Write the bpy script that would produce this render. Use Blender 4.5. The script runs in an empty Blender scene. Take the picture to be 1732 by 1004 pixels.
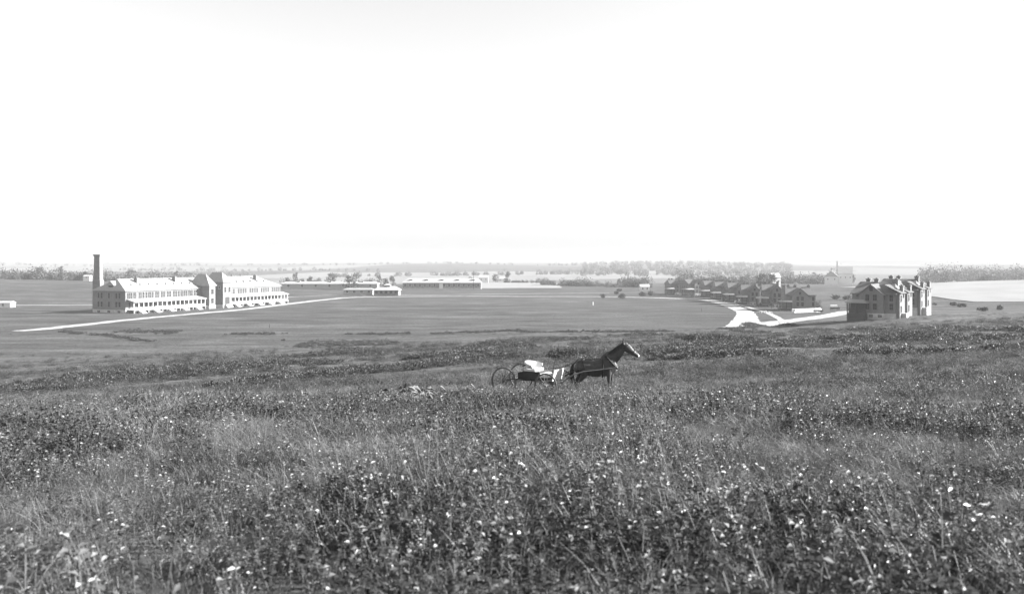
import bpy, bmesh, math, random
import numpy as np
from mathutils import Vector, Matrix
random.seed(7)
RNG = np.random.default_rng(11)
SC = bpy.context.scene
COL = SC.collection
R = math.radians

# ------------------------------------------------------------------ camera
EYE = 19.6                       # eye height above the parade ground (ground under the camera is about 18 m up the hill)
cam_d = bpy.data.cameras.new('camera')
cam = bpy.data.objects.new('camera', cam_d); COL.objects.link(cam)
cam.location = (0, 0, EYE); cam.rotation_euler = (R(90), 0, 0)
cam_d.sensor_width = 36; cam_d.lens = 36 * 1500 / 1732
cam_d.shift_y = -60 / 1732
cam_d.clip_start = .1; cam_d.clip_end = 20000
cam_d.dof.use_dof = True; cam_d.dof.focus_distance = 38; cam_d.dof.aperture_fstop = 2.5
SC.camera = cam

# ------------------------------------------------------------------ sky and sun
SUN_EL, SUN_AZ = 24, 88          # azimuth clockwise from +Y: the sun stands off to the right
w = bpy.data.worlds.new('World'); SC.world = w; w.use_nodes = True
nt = w.node_tree; bg = nt.nodes['Background']
sky = nt.nodes.new('ShaderNodeTexSky'); sky.sky_type = 'NISHITA'; sky.sun_disc = False
sky.sun_elevation = R(SUN_EL); sky.sun_rotation = R(SUN_AZ); sky.dust_density = .3; sky.air_density = 1.0; sky.ozone_density = 0
sep = nt.nodes.new('ShaderNodeSeparateColor')     # a blue-sensitive monochrome plate
nt.links.new(sky.outputs[0], sep.inputs[0]); nt.links.new(sep.outputs[2], bg.inputs[0])
bg.inputs[1].default_value = .0535
sl = bpy.data.lights.new('sun', 'SUN'); sl.energy = 5; sl.angle = R(.5); sl.color = (1, 1, 1)
so = bpy.data.objects.new('sun', sl); COL.objects.link(so)
sd = Vector((math.sin(R(SUN_AZ)) * math.cos(R(SUN_EL)), math.cos(R(SUN_AZ)) * math.cos(R(SUN_EL)), math.sin(R(SUN_EL))))
so.rotation_euler = sd.to_track_quat('Z', 'Y').to_euler(); so.location = (200, 0, 200)
SC.view_settings.view_transform = 'Standard'; SC.view_settings.look = 'None'
SC.view_settings.gamma = 1; SC.view_settings.exposure = 2.1
SC.render.engine = 'CYCLES'
SC.cycles.use_denoising = True
SC.cycles.max_bounces = 6; SC.cycles.diffuse_bounces = 3; SC.cycles.volume_bounces = 0
SC.cycles.transparent_max_bounces = 4

# ------------------------------------------------------------------ materials (a monochrome plate: greys only)
MATS = {}
def mat(name, v, var=.25, scale=3.0, rough=.8, stretch=(1, 1, 1), spec=.3, trans=0, rnd=0, bump=0, coord='Object', big=None):
    m = bpy.data.materials.new(name); m.use_nodes = True; t = m.node_tree; N = t.nodes; L = t.links
    b = N['Principled BSDF']; b.inputs['Roughness'].default_value = rough; b.inputs['Specular IOR Level'].default_value = spec
    tc = N.new('ShaderNodeTexCoord'); mp = N.new('ShaderNodeMapping'); mp.inputs['Scale'].default_value = stretch
    L.new(tc.outputs[coord], mp.inputs[0])
    nz = N.new('ShaderNodeTexNoise'); nz.inputs['Scale'].default_value = scale; nz.inputs['Detail'].default_value = 5
    L.new(mp.outputs[0], nz.inputs['Vector'])
    mr = N.new('ShaderNodeMapRange'); mr.inputs['From Min'].default_value = .3; mr.inputs['From Max'].default_value = .7
    mr.inputs['To Min'].default_value = v * (1 - var); mr.inputs['To Max'].default_value = v * (1 + var)
    L.new(nz.outputs[0], mr.inputs[0]); out = mr.outputs[0]
    def mul(a, bsock):
        x = N.new('ShaderNodeMath'); x.operation = 'MULTIPLY'; L.new(a, x.inputs[0]); L.new(bsock, x.inputs[1]); return x.outputs[0]
    if big:
        n2 = N.new('ShaderNodeTexNoise'); n2.inputs['Scale'].default_value = big[0]; n2.inputs['Detail'].default_value = 3
        L.new(mp.outputs[0], n2.inputs['Vector'])
        m2 = N.new('ShaderNodeMapRange'); m2.inputs['From Min'].default_value = .3; m2.inputs['From Max'].default_value = .7
        m2.inputs['To Min'].default_value = 1 - big[1]; m2.inputs['To Max'].default_value = 1 + big[1]
        L.new(n2.outputs[0], m2.inputs[0]); out = mul(out, m2.outputs[0])
    if rnd:
        oi = N.new('ShaderNodeObjectInfo'); m3 = N.new('ShaderNodeMapRange')
        m3.inputs['To Min'].default_value = 1 - rnd; m3.inputs['To Max'].default_value = 1 + rnd
        L.new(oi.outputs['Random'], m3.inputs[0]); out = mul(out, m3.outputs[0])
    L.new(out, b.inputs['Base Color'])
    if bump:
        bp = N.new('ShaderNodeBump'); bp.inputs['Strength'].default_value = bump; bp.inputs['Distance'].default_value = .05
        L.new(nz.outputs[0], bp.inputs['Height']); L.new(bp.outputs[0], b.inputs['Normal'])
    if trans:
        tr = N.new('ShaderNodeBsdfTranslucent'); L.new(out, tr.inputs[0])
        mx = N.new('ShaderNodeMixShader'); mx.inputs[0].default_value = trans
        L.new(b.outputs[0], mx.inputs[1]); L.new(tr.outputs[0], mx.inputs[2])
        L.new(mx.outputs[0], N['Material Output'].inputs[0])
    MATS[name] = m; return m

mat('brick', .16, .12, 1.5, .85, big=(.25, .12))
mat('brick_pale', .17, .12, 1.5, .85, big=(.25, .12))
mat('stone_light', .42, .2, 1.2, .85)
mat('slate', .25, .15, 1.0, .6, stretch=(1, 1, 4))
mat('slate_dark', .10, .15, 1.0, .6, stretch=(1, 1, 4))
mat('tin_roof', .34, .12, .8, .5)
mat('white_paint', .62, .08, 2.0, .6)
mat('grey_paint', .30, .1, 2.0, .6)
mat('dark_paint_and_shade', .035, .2, 2, .5)  # dark paint; on the porches it puts their inner shade into the colour
mat('glass_dark', .02, .2, 2, .5, spec=.12)
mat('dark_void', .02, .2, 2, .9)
mat('gravel', .30, .3, 1.2, .95, big=(.2, .25))
mat('gravel_dull', .22, .2, 1.0, .95, big=(.1, .2))
mat('wood_raw', .4, .2, 2, .8)
mat('rubble', .42, .3, 3, .9)
mat('bark', .06, .3, 4, .9)
mat('tree_leaf', .075, .35, .6, .7, rnd=.25, trans=.2)
mat('wood_leaf', .10, .4, .02, .8, trans=.15, big=(.005, .2))
mat('bush_leaf', .05, .4, 3, .6, trans=.2)
mat('grass_blade', .104, .3, .8, .5, rnd=.4, trans=.4, spec=.4)
mat('grass_pale', .2, .3, .8, .5, rnd=.35, trans=.35, spec=.4)
mat('weed_leaf', .09, .4, 6, .42, rnd=.35, trans=.25, spec=.5)
mat('weed_dark', .040, .4, 6, .5, rnd=.35, trans=.2, spec=.35)
mat('pale_glint_leaf', .3, .3, 8, .4, rnd=.3, trans=.2, spec=.5)  # sun glints put into leaf colour; also the bright leaves of one clump
mat('petal', .40, .15, 8, .6, trans=.25)
mat('stem', .08, .3, 4, .7)
mat('horse_coat', .048, .25, 5, .55, spec=.3)
mat('horse_white_and_sunlit', .5, .15, 8, .6)
mat('mane_hair', .02, .3, 9, .5)
mat('leather', .03, .25, 9, .8, spec=.1)
mat('canvas', .55, .12, 6, .8)
mat('iron', .03, .3, 6, .5)
mat('buggy_paint', .03, .3, 4, .35)
mat('wheel_paint', .09, .3, 6, .45)
mat('wheat', .2, .12, .05, .95, big=(.01, .12))
mat('haze_far_wood', .06, .3, .01, .9)

# ------------------------------------------------------------------ terrain function
def _hash(ix, iy, s):
    h = (ix.astype(np.int64) * 374761393 + iy.astype(np.int64) * 668265263 + s * 1442695041) & 0x7fffffff
    h = ((h ^ (h >> 13)) * 1274126177) & 0x7fffffff
    return ((h ^ (h >> 16)) & 0xffff) / 65535.0
def vnoise(x, y, s=0):
    x = np.asarray(x, float); y = np.asarray(y, float)
    ix = np.floor(x); iy = np.floor(y); fx = x - ix; fy = y - iy
    fx = fx * fx * (3 - 2 * fx); fy = fy * fy * (3 - 2 * fy)
    a = _hash(ix, iy, s); b = _hash(ix + 1, iy, s); c = _hash(ix, iy + 1, s); d = _hash(ix + 1, iy + 1, s)
    return (a * (1 - fx) + b * fx) * (1 - fy) + (c * (1 - fx) + d * fx) * fy
def fbm(x, y, s=0, o=4):
    v = 0; a = .5; tot = 0
    for k in range(o):
        v = v + a * vnoise(x * 2 ** k, y * 2 ** k, s + k); tot += a; a *= .5
    return v / tot
PY = np.array([-60, -20, 0, 4.5, 10, 20, 36, 60, 100, 150, 200, 230, 260, 320, 500, 7000.])
PZ = np.array([21.0, 19.0, 18.05, 17.82, 17.3, 16.15, 14.35, 11.9, 8.7, 5.3, 2.4, .6, -2.5, -6.0, -12, -40.])
def sstep(a, b, x):
    t = np.clip((x - a) / (b - a), 0, 1); return t * t * (3 - 2 * t)
def slope_part(X, Y):
    p = np.interp(Y, PY, PZ)
    tilt = .045 * 170 * np.tanh(X / 170)
    return p + tilt * sstep(-20, 60, Y) * (1 - .7 * sstep(215, 275, Y) * (1 - .75 * sstep(72, 100, X))) + 3.2 * np.exp(-(((X - 165) / 55) ** 2 + ((Y - 290) / 60) ** 2)) + 1.0 * np.exp(-(((X - 92) / 26) ** 2 + ((Y - 224) / 22) ** 2)) - 1.2 * np.exp(-(((X - 60) / 32) ** 2 + ((Y - 208) / 38) ** 2))
def bump(X, Y, cx, cy, rx, ry, h):
    return h * np.exp(-(((X - cx) / rx) ** 2 + ((Y - cy) / ry) ** 2))
def terrain(X, Y):
    X = np.asarray(X, float); Y = np.asarray(Y, float)
    a = slope_part(X, Y)
    n = (fbm(X / 9, Y / 14, 3, 3) - .5) * .5 + (fbm(X / 45, Y / 22, 9, 2) - .5) * 1.1 * sstep(30, 90, Y)
    a = a + n * sstep(2, 25, np.hypot(X, Y))
    z = .45 * np.logaddexp(0, a / .45)
    z = np.where(a > 12, a, z)
    # rising field beyond the barracks, wheat slope on the right, rolling country beyond
    z = z + bump(X, Y, -400, 600, 150, 110, 7.5) + bump(X, Y, -270, 640, 90, 90, 1.5)
    z = z + bump(X, Y, 330, 520, 130, 110, 8.5) + bump(X, Y, 200, 760, 120, 120, 1.0)
    far = sstep(560, 900, Y)
    roll = (fbm(X / 420, Y / 520, 21, 3) - .5)
    z = z + far * roll * (6 + 4 * sstep(1000, 3000, Y))
    z = z - 3.0 * sstep(650, 1000, Y) * (1 - sstep(1200, 2200, Y))
    z = z + sstep(1300, 4300, Y) * 17 + sstep(2200, 5200, Y) * (fbm(X / 900, Y / 900, 33, 3) - .5) * 22
    for px, yy, rx, ry, h in ((190, 4500, 480, 500, 24), (420, 4200, 300, 400, 9), (765, 2400, 200, 350, 8), (1130, 2600, 330, 500, 7), (1350, 4000, 600, 500, 15), (1620, 4100, 420, 500, 10), (900, 4300, 500, 500, 5)):
        z = z + bump(X, Y, (px - 866) / 1500 * yy, yy, rx, ry, h)
    return z
def tz(x, y): return float(terrain(np.array([x]), np.array([y]))[0])
_YS = 3.0 * np.exp(np.linspace(0, math.log(5500 / 3.0), 2600))
def at(px, py, lift=0):
    """the ground point seen at a pixel of the 1732 px wide photograph"""
    X = (px - 866) / 1500 * _YS; Z = EYE - (py - 442) / 1500 * _YS
    k = np.argmax(terrain(X, _YS) + lift >= Z)
    return Vector((X[k], _YS[k], float(terrain(X[k:k+1], _YS[k:k+1])[0])))

# ------------------------------------------------------------------ mesh helpers
class MB:
    def __init__(s): s.v = []; s.f = []; s.m = []
    def add(s, vs, fs, mi=0):
        o = len(s.v); s.v += [tuple(p) for p in vs]; s.f += [tuple(i + o for i in f) for f in fs]; s.m += [mi] * len(fs); return s
    def box(s, x0, x1, y0, y1, z0, z1, mi=0):
        return s.add([(x0,y0,z0),(x1,y0,z0),(x1,y1,z0),(x0,y1,z0),(x0,y0,z1),(x1,y0,z1),(x1,y1,z1),(x0,y1,z1)],
                     [(0,3,2,1),(4,5,6,7),(0,1,5,4),(1,2,6,5),(2,3,7,6),(3,0,4,7)], mi)
    def poly(s, pts, d, mi=0):
        """extrude a planar polygon along vector d"""
        n = len(pts); d = Vector(d); a = [Vector(p) for p in pts]; b = [p + d for p in a]
        return s.add(a + b, [tuple(reversed(range(n))), tuple(range(n, 2 * n))] + [(i, (i + 1) % n, n + (i + 1) % n, n + i) for i in range(n)], mi)
    def tube(s, p, q, r0, r1=None, n=8, mi=0):
        r1 = r0 if r1 is None else r1; p = Vector(p); q = Vector(q); d = (q - p).normalized()
        u = d.orthogonal().normalized(); v = d.cross(u)
        ring = lambda c, r: [c + (u * math.cos(t) + v * math.sin(t)) * r for t in [2 * math.pi * i / n for i in range(n)]]
        return s.add(ring(p, r0) + ring(q, r1), [(i, (i + 1) % n, n + (i + 1) % n, n + i) for i in range(n)] + [tuple(reversed(range(n))), tuple(range(n, 2 * n))], mi)
    def path(s, pts, r, n=6, mi=0):
        for i in range(len(pts) - 1):
            ra = r[i] if isinstance(r, (list, tuple)) else r; rb = r[i + 1] if isinstance(r, (list, tuple)) else r
            s.tube(pts[i], pts[i + 1], ra, rb, n, mi)
        return s
    def loft(s, rings, mi=0):
        n = len(rings[0]); vs = [p for rg in rings for p in rg]; fs = []
        for k in range(len(rings) - 1):
            for i in range(n): fs.append((k*n+i, k*n+(i+1)%n, (k+1)*n+(i+1)%n, (k+1)*n+i))
        fs.append(tuple(reversed(range(n)))); fs.append(tuple(range((len(rings)-1)*n, len(rings)*n)))
        return s.add(vs, fs, mi)
    def hip(s, x0, x1, y0, y1, z0, z1, ra, rb, axis='x', over=.5, th=.18, mi=0):
        """hipped or gabled roof: ridge along axis, hip runs ra and rb (0 makes a gable)"""
        x0 -= over; x1 += over; y0 -= over; y1 += over
        if axis == 'x': ym = (y0 + y1) / 2; a = (x0 + ra, ym, z1); b = (x1 - rb, ym, z1)
        else: xm = (x0 + x1) / 2; a = (xm, y0 + ra, z1); b = (xm, y1 - rb, z1)
        base = [(x0,y0,z0),(x1,y0,z0),(x1,y1,z0),(x0,y1,z0)]; low = [(x,y,z0-th) for x,y,_ in base]
        vs = base + [a, b] + low
        if axis == 'x': fs = [(0,1,5,4),(2,3,4,5),(3,0,4),(1,2,5)]
        else: fs = [(3,0,4,5),(1,2,5,4),(0,1,4),(2,3,5)]
        fs += [(6,7,1,0),(7,8,2,1),(8,9,3,2),(9,6,0,3),(9,8,7,6)]
        return s.add(vs, fs, mi)
    def build(s, name, m, parent=None, loc=None, smooth=False):
        me = bpy.data.meshes.new(name); me.from_pydata([tuple(p) for p in s.v], [], s.f)
        for mm in (m if isinstance(m, (list, tuple)) else [m]): me.materials.append(MATS[mm])
        if any(s.m): me.polygons.foreach_set('material_index', s.m)
        if smooth: me.polygons.foreach_set('use_smooth', [True] * len(me.polygons))
        me.update()
        return link(name, me, parent, loc)
def link(name, me, parent=None, loc=None):
    o = bpy.data.objects.new(name, me); COL.objects.link(o)
    if parent: o.parent = parent
    if loc is not None: o.location = loc
    return o
def tag(o, label=None, cat=None, group=None, kind=None):
    if label: o['label'] = label
    if cat: o['category'] = cat
    if group: o['group'] = group
    if kind: o['kind'] = kind
    return o
def empty(name, loc, rz=0, label=None, cat=None, group=None):
    o = bpy.data.objects.new(name, None); COL.objects.link(o); o.location = loc; o.rotation_euler.z = rz
    o.empty_display_size = .5
    return tag(o, label, cat, group)
def copy_tree(o, parent=None):
    c = o.copy(); COL.objects.link(c); c.parent = parent
    for ch in o.children: copy_tree(ch, c)
    return c
def np_mesh(name, V, F, mats, mi=None, smooth=False):
    """F: (n,k) array of quads or tris"""
    me = bpy.data.meshes.new(name); V = np.asarray(V, np.float32); F = np.asarray(F, np.int32); n, k = F.shape
    me.vertices.add(len(V)); me.vertices.foreach_set('co', V.ravel())
    me.loops.add(n * k); me.loops.foreach_set('vertex_index', F.ravel())
    me.polygons.add(n); me.polygons.foreach_set('loop_start', np.arange(0, n * k, k, dtype=np.int32))
    me.polygons.foreach_set('loop_total', np.full(n, k, np.int32))
    for m in mats: me.materials.append(MATS[m])
    if mi is not None: me.polygons.foreach_set('material_index', np.asarray(mi, np.int32))
    if smooth: me.polygons.foreach_set('use_smooth', np.ones(n, bool))
    me.update(calc_edges=True); me.validate(); return me

# ------------------------------------------------------------------ the ground
def ground_material():
    m = bpy.data.materials.new('prairie_turf'); m.use_nodes = True; t = m.node_tree; N = t.nodes; L = t.links
    b = N['Principled BSDF']; b.inputs['Roughness'].default_value = .95; b.inputs['Specular IOR Level'].default_value = .1
    g = N.new('ShaderNodeNewGeometry')
    def noise(scale, stretch, detail=5):
        mp = N.new('ShaderNodeMapping'); mp.inputs['Scale'].default_value = stretch; L.new(g.outputs['Position'], mp.inputs[0])
        nz = N.new('ShaderNodeTexNoise'); nz.inputs['Scale'].default_value = scale; nz.inputs['Detail'].default_value = detail
        L.new(mp.outputs[0], nz.inputs['Vector']); return nz.outputs[0]
    def rng(s, a, bb, lo=.3, hi=.7):
        r = N.new('ShaderNodeMapRange'); r.inputs['From Min'].default_value = lo; r.inputs['From Max'].default_value = hi
        r.inputs['To Min'].default_value = a; r.inputs['To Max'].default_value = bb; L.new(s, r.inputs[0]); return r.outputs[0]
    def op(o, a, bb):
        x = N.new('ShaderNodeMath'); x.operation = o
        for i, q in enumerate((a, bb)):
            if isinstance(q, (int, float)): x.inputs[i].default_value = q
            else: L.new(q, x.inputs[i])
        return x.outputs[0]
    def mix(f, a, bb):
        x = N.new('ShaderNodeMix'); x.data_type = 'FLOAT'; L.new(f, x.inputs[0])
        for i, q in ((2, a), (3, bb)):
            if isinstance(q, (int, float)): x.inputs[i].default_value = q
            else: L.new(q, x.inputs[i])
        return x.outputs[0]
    at_w = N.new('ShaderNodeAttribute'); at_w.attribute_name = 'wild'
    at_f = N.new('ShaderNodeAttribute'); at_f.attribute_name = 'farm'
    fine = rng(noise(1.2, (1, 1, 1), 6), .62, 1.38); mid = rng(noise(.09, (1, 2.2, 1)), .72, 1.28); big = rng(noise(.02, (1, 2.5, 1), 4), .74, 1.26)
    streak = op('MULTIPLY', rng(noise(.35, (.25, 1.6, 1)), .68, 1.32), rng(noise(.10, (.22, 1.0, 1), 6), .72, 1.28))
    turf = op('MULTIPLY', op('MULTIPLY', op('MULTIPLY', .060, fine), op('MULTIPLY', mid, big)), streak)
    wild = op('MULTIPLY', op('MULTIPLY', op('MULTIPLY', .074, fine), rng(noise(.25, (1, 1.5, 1)), .7, 1.3)), op('MULTIPLY', mid, streak))
    # farm fields far off: a patchwork of crops, each one plot
    vm = N.new('ShaderNodeMapping'); vm.inputs['Scale'].default_value = (1 / 520, 1 / 620, 0); vm.inputs['Rotation'].default_value = (0, 0, .25)
    L.new(g.outputs['Position'], vm.inputs[0])
    vo = N.new('ShaderNodeTexVoronoi'); vo.distance = 'CHEBYCHEV'; vo.inputs['Scale'].default_value = 1; vo.inputs['Randomness'].default_value = .8
    L.new(vm.outputs[0], vo.inputs['Vector'])
    sp = N.new('ShaderNodeSeparateColor'); L.new(vo.outputs['Color'], sp.inputs[0])
    plot = op('MULTIPLY', rng(sp.outputs[0], .05, .2, 0, 1), rng(noise(.012, (1, 2, 1)), .8, 1.2))
    v = mix(at_f.outputs['Fac'], mix(at_w.outputs['Fac'], turf, wild), plot)
    L.new(v, b.inputs['Base Color'])
    bp = N.new('ShaderNodeBump'); bp.inputs['Strength'].default_value = .6; bp.inputs['Distance'].default_value = .25
    L.new(noise(1.6, (1, 1, 1), 6), bp.inputs['Height']); L.new(bp.outputs[0], b.inputs['Normal'])
    MATS['prairie_turf'] = m
ground_material()
def sp(n, lim, a):
    u = np.linspace(-1, 1, 2 * n + 1); return a * np.sinh(u * math.asinh(lim / a))
gx = sp(190, 5600, 22)
v = np.linspace(0, 1, 560); gy = np.concatenate([np.linspace(-70, -3, 25), 14 * np.sinh(v * math.asinh(5700 / 14))])
GX, GY = np.meshgrid(gx, gy); GZ = terrain(GX, GY)
nx, ny = len(gx), len(gy); idx = np.arange(nx * ny).reshape(ny, nx)
F = np.stack([idx[:-1, :-1], idx[:-1, 1:], idx[1:, 1:], idx[1:, :-1]], -1).reshape(-1, 4)
me = np_mesh('ground', np.stack([GX, GY, GZ], -1).reshape(-1, 3), F, ['prairie_turf'], smooth=True)
at_ = me.attributes.new('wild', 'FLOAT', 'POINT'); at_.data.foreach_set('value', sstep(-2.5, 3.5, slope_part(GX, GY) + 4 * (fbm(GX / 18, GY / 10, 55, 3) - .5)).ravel().astype(np.float32))
at_ = me.attributes.new('farm', 'FLOAT', 'POINT')
at_.data.foreach_set('value', sstep(700, 900, GY + 60 * (vnoise(GX / 150, GY / 150, 5) - .5)).ravel().astype(np.float32))
tag(link('ground', me), kind='structure', label='grassy hillside falling to a flat parade ground and rolling farmland')

def ribbon(name, pts, width, m, lift=.06, rag=.0, seg=3.0, label=None):
    """a road sheet laid on the terrain along a polyline of ground points"""
    P = [np.array(p[:2], float) for p in pts]; W = width if isinstance(width, (list, tuple)) else [width] * len(P)
    # Catmull-Rom resampling
    Q = []; WW = []
    for i in range(len(P) - 1):
        p0 = P[max(i - 1, 0)]; p1 = P[i]; p2 = P[i + 1]; p3 = P[min(i + 2, len(P) - 1)]
        n = max(2, int(np.linalg.norm(p2 - p1) / seg))
        for k in range(n):
            t = k / n
            Q.append(.5 * ((2*p1) + (-p0+p2)*t + (2*p0-5*p1+4*p2-p3)*t*t + (-p0+3*p1-3*p2+p3)*t**3)); WW.append(W[i] * (1-t) + W[i+1] * t)
    Q.append(P[-1]); WW.append(W[-1]); Q = np.array(Q); WW = np.array(WW)
    T = np.gradient(Q, axis=0); T /= np.linalg.norm(T, axis=1)[:, None] + 1e-9; Nn = np.stack([-T[:, 1], T[:, 0]], 1)
    rows = []
    K = 5
    for j in range(K):
        s_ = (j / (K - 1) - .5)
        e = rag * (fbm(Q[:, 0] / 2.5, Q[:, 1] / 2.5, 40 + j) - .5) * 2 if j in (0, K - 1) else 0
        xy = Q + Nn * (WW * s_ + e)[:, None]
        rows.append(np.c_[xy, terrain(xy[:, 0], xy[:, 1]) + lift])
    V = np.concatenate(rows); n = len(Q); F = []
    for j in range(K - 1):
        for i in range(n - 1): F.append((j*n+i, j*n+i+1, (j+1)*n+i+1, (j+1)*n+i))
    me = np_mesh(name, V, np.array(F)[:, ::-1], [m], smooth=True)
    o = link(name, me); tag(o, kind='structure', label=label); return o

def G(X, Y): return (X, Y)
# road along the barracks, then round the far end of the parade ground
ribbon('road', [(-141, 251), (-136, 256), (-129, 295), (-121.5, 324), (-110.5, 358), (-104, 400), (-96, 452), (-84, 484), (-50, 496), (0, 498), (60, 486), (94, 452), (98, 420), (95, 380)],
       [2, 6, 5.5, 5.5, 5.5, 5.5, 6, 6, 5, 5, 5, 6, 6, 6], 'gravel', rag=1.1, label='pale gravel road round the parade ground past the barracks')
ribbon('road', [(95, 381), (91, 350), (84, 318), (77, 292), (72, 270), (69, 256)], [6, 6.5, 7.5, 9, 13, 17], 'gravel', rag=1.1, label='pale gravel road in front of the houses widening at the fork')
ribbon('road', [(74, 268), (79, 278), (87, 286), (99, 299), (114, 319), (130, 343), (152, 366)], [9, 9, 8, 7.5, 7, 6.5, 6], 'gravel', .09, rag=1.0, label='pale gravel road running right from the fork behind the nearest house')
ribbon('footpath', [(101, 420), (100.5, 380), (98, 345), (93, 312), (87, 285), (80, 269)], 2.2, 'gravel', .08, rag=.4, label='pale footpath beside the road in front of the houses')
ribbon('track', [(-260, 400), (-215, 396), (-180, 402), (-165, 415)], [3, 5, 7, 8], 'gravel_dull', rag=.8, label='pale dirt track behind the barracks')
ribbon('track', [(-85, 505), (-40, 520), (20, 540), (60, 545)], 5, 'gravel_dull', .08, rag=.8, label='pale dirt track beyond the parade ground')
ribbon('footpath', [(-152, 428), (-100, 520), (-84, 509)], 3, 'gravel_dull', .08, rag=.4, label='pale path from the barracks to the low sheds')

def field_sheet(name, x0, x1, y0, y1, m, lift=.25, n=40, label=None, skew=0):
    xs = np.linspace(0, 1, n); ys = np.linspace(0, 1, n); A, B = np.meshgrid(xs, ys)
    X = x0 + (x1 - x0) * A + skew * B + (fbm(B * 5, B * 0, 3) - .5) * 14 * (A * 2 - 1); Y = y0 + (y1 - y0) * B + (fbm(A * 5, A * 0, 8) - .5) * 14
    V = np.stack([X, Y, terrain(X, Y) + lift], -1).reshape(-1, 3); id_ = np.arange(n * n).reshape(n, n)
    F = np.stack([id_[:-1, :-1], id_[:-1, 1:], id_[1:, 1:], id_[1:, :-1]], -1).reshape(-1, 4)
    tag(link(name, np_mesh(name, V, F, [m], smooth=True)), kind='structure', label=label)
field_sheet('wheat_field', 205, 430, 400, 560, 'wheat', label='pale ripe wheat field on the slope beyond the nearest houses')
field_sheet('wheat_field', -60, 40, 640, 830, 'wheat', label='pale stubble field beyond the long stable')

# ------------------------------------------------------------------ haze
hz = MB().box(-5800, 5800, -90, 5900, -30, 48)
hm = bpy.data.materials.new('air'); hm.use_nodes = True; t = hm.node_tree
t.nodes.remove(t.nodes['Principled BSDF'])
pv = t.nodes.new('ShaderNodeVolumePrincipled'); pv.inputs['Color'].default_value = (.62, .62, .62, 1); pv.inputs['Density'].default_value = .00024
t.links.new(pv.outputs[0], t.nodes['Material Output'].inputs['Volume']); MATS['air'] = hm
tag(hz.build('haze', 'air'), kind='stuff', label='pale summer haze lying over the whole valley')

# ------------------------------------------------------------------ buildings
WIN = {}
def window(parent, x, y, z, w_, h_, face, lit=False, frame='white_paint'):
    """a window: dark pane with a proud frame; face is the wall's outward normal in the building's axes"""
    key = (round(w_, 2), round(h_, 2), frame)
    if key not in WIN:
        p = MB().box(-w_/2, w_/2, -.02, .05, -h_/2, h_/2)
        a = bpy.data.meshes.new('window'); a.from_pydata(p.v, [], p.f); a.materials.append(MATS['glass_dark'])
        f = MB(); t_ = .09
        f.box(-w_/2 - t_, -w_/2, -.09, .05, -h_/2, h_/2); f.box(w_/2, w_/2 + t_, -.09, .05, -h_/2, h_/2)
        f.box(-w_/2 - t_, w_/2 + t_, -.09, .05, h_/2, h_/2 + t_); f.box(-w_/2 - t_ - .05, w_/2 + t_ + .05, -.14, .05, -h_/2 - .14, -h_/2)
        f.box(-w_/2, w_/2, -.07, -.021, -.03, .03); f.box(-.018, .018, -.065, -.021, -h_/2, h_/2)
        b = bpy.data.meshes.new('frame'); b.from_pydata(f.v, [], f.f); b.materials.append(MATS[frame])
        WIN[key] = (a, b)
    a, b = WIN[key]
    o = link('window', a, parent, (x, y, z)); o.rotation_euler.z = {'-y': 0, '+x': R(90), '+y': R(180), '-x': R(-90)}[face]
    link('frame', b, o); return o

def chimney(parent, x, y, z0, z1, wx=.9, wy=.9, m='brick'):
    b = MB().box(x - wx/2, x + wx/2, y - wy/2, y + wy/2, z0, z1 - .25).box(x - wx/2 - .12, x + wx/2 + .12, y - wy/2 - .12, y + wy/2 + .12, z1 - .25, z1)
    b.box(x - wx/4, x + wx/4, y - wy/4, y + wy/4, z1, z1 + .25)
    return b.build('chimney', m, parent)
def vent(parent, x, y, z):
    b = MB().tube((x, y, z), (x, y, z + 1.0), .35, .3, 10).tube((x, y, z + 1.0), (x, y, z + 1.25), .6, .15, 10)
    return b.build('roof_vent', 'slate_dark', parent)

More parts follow.
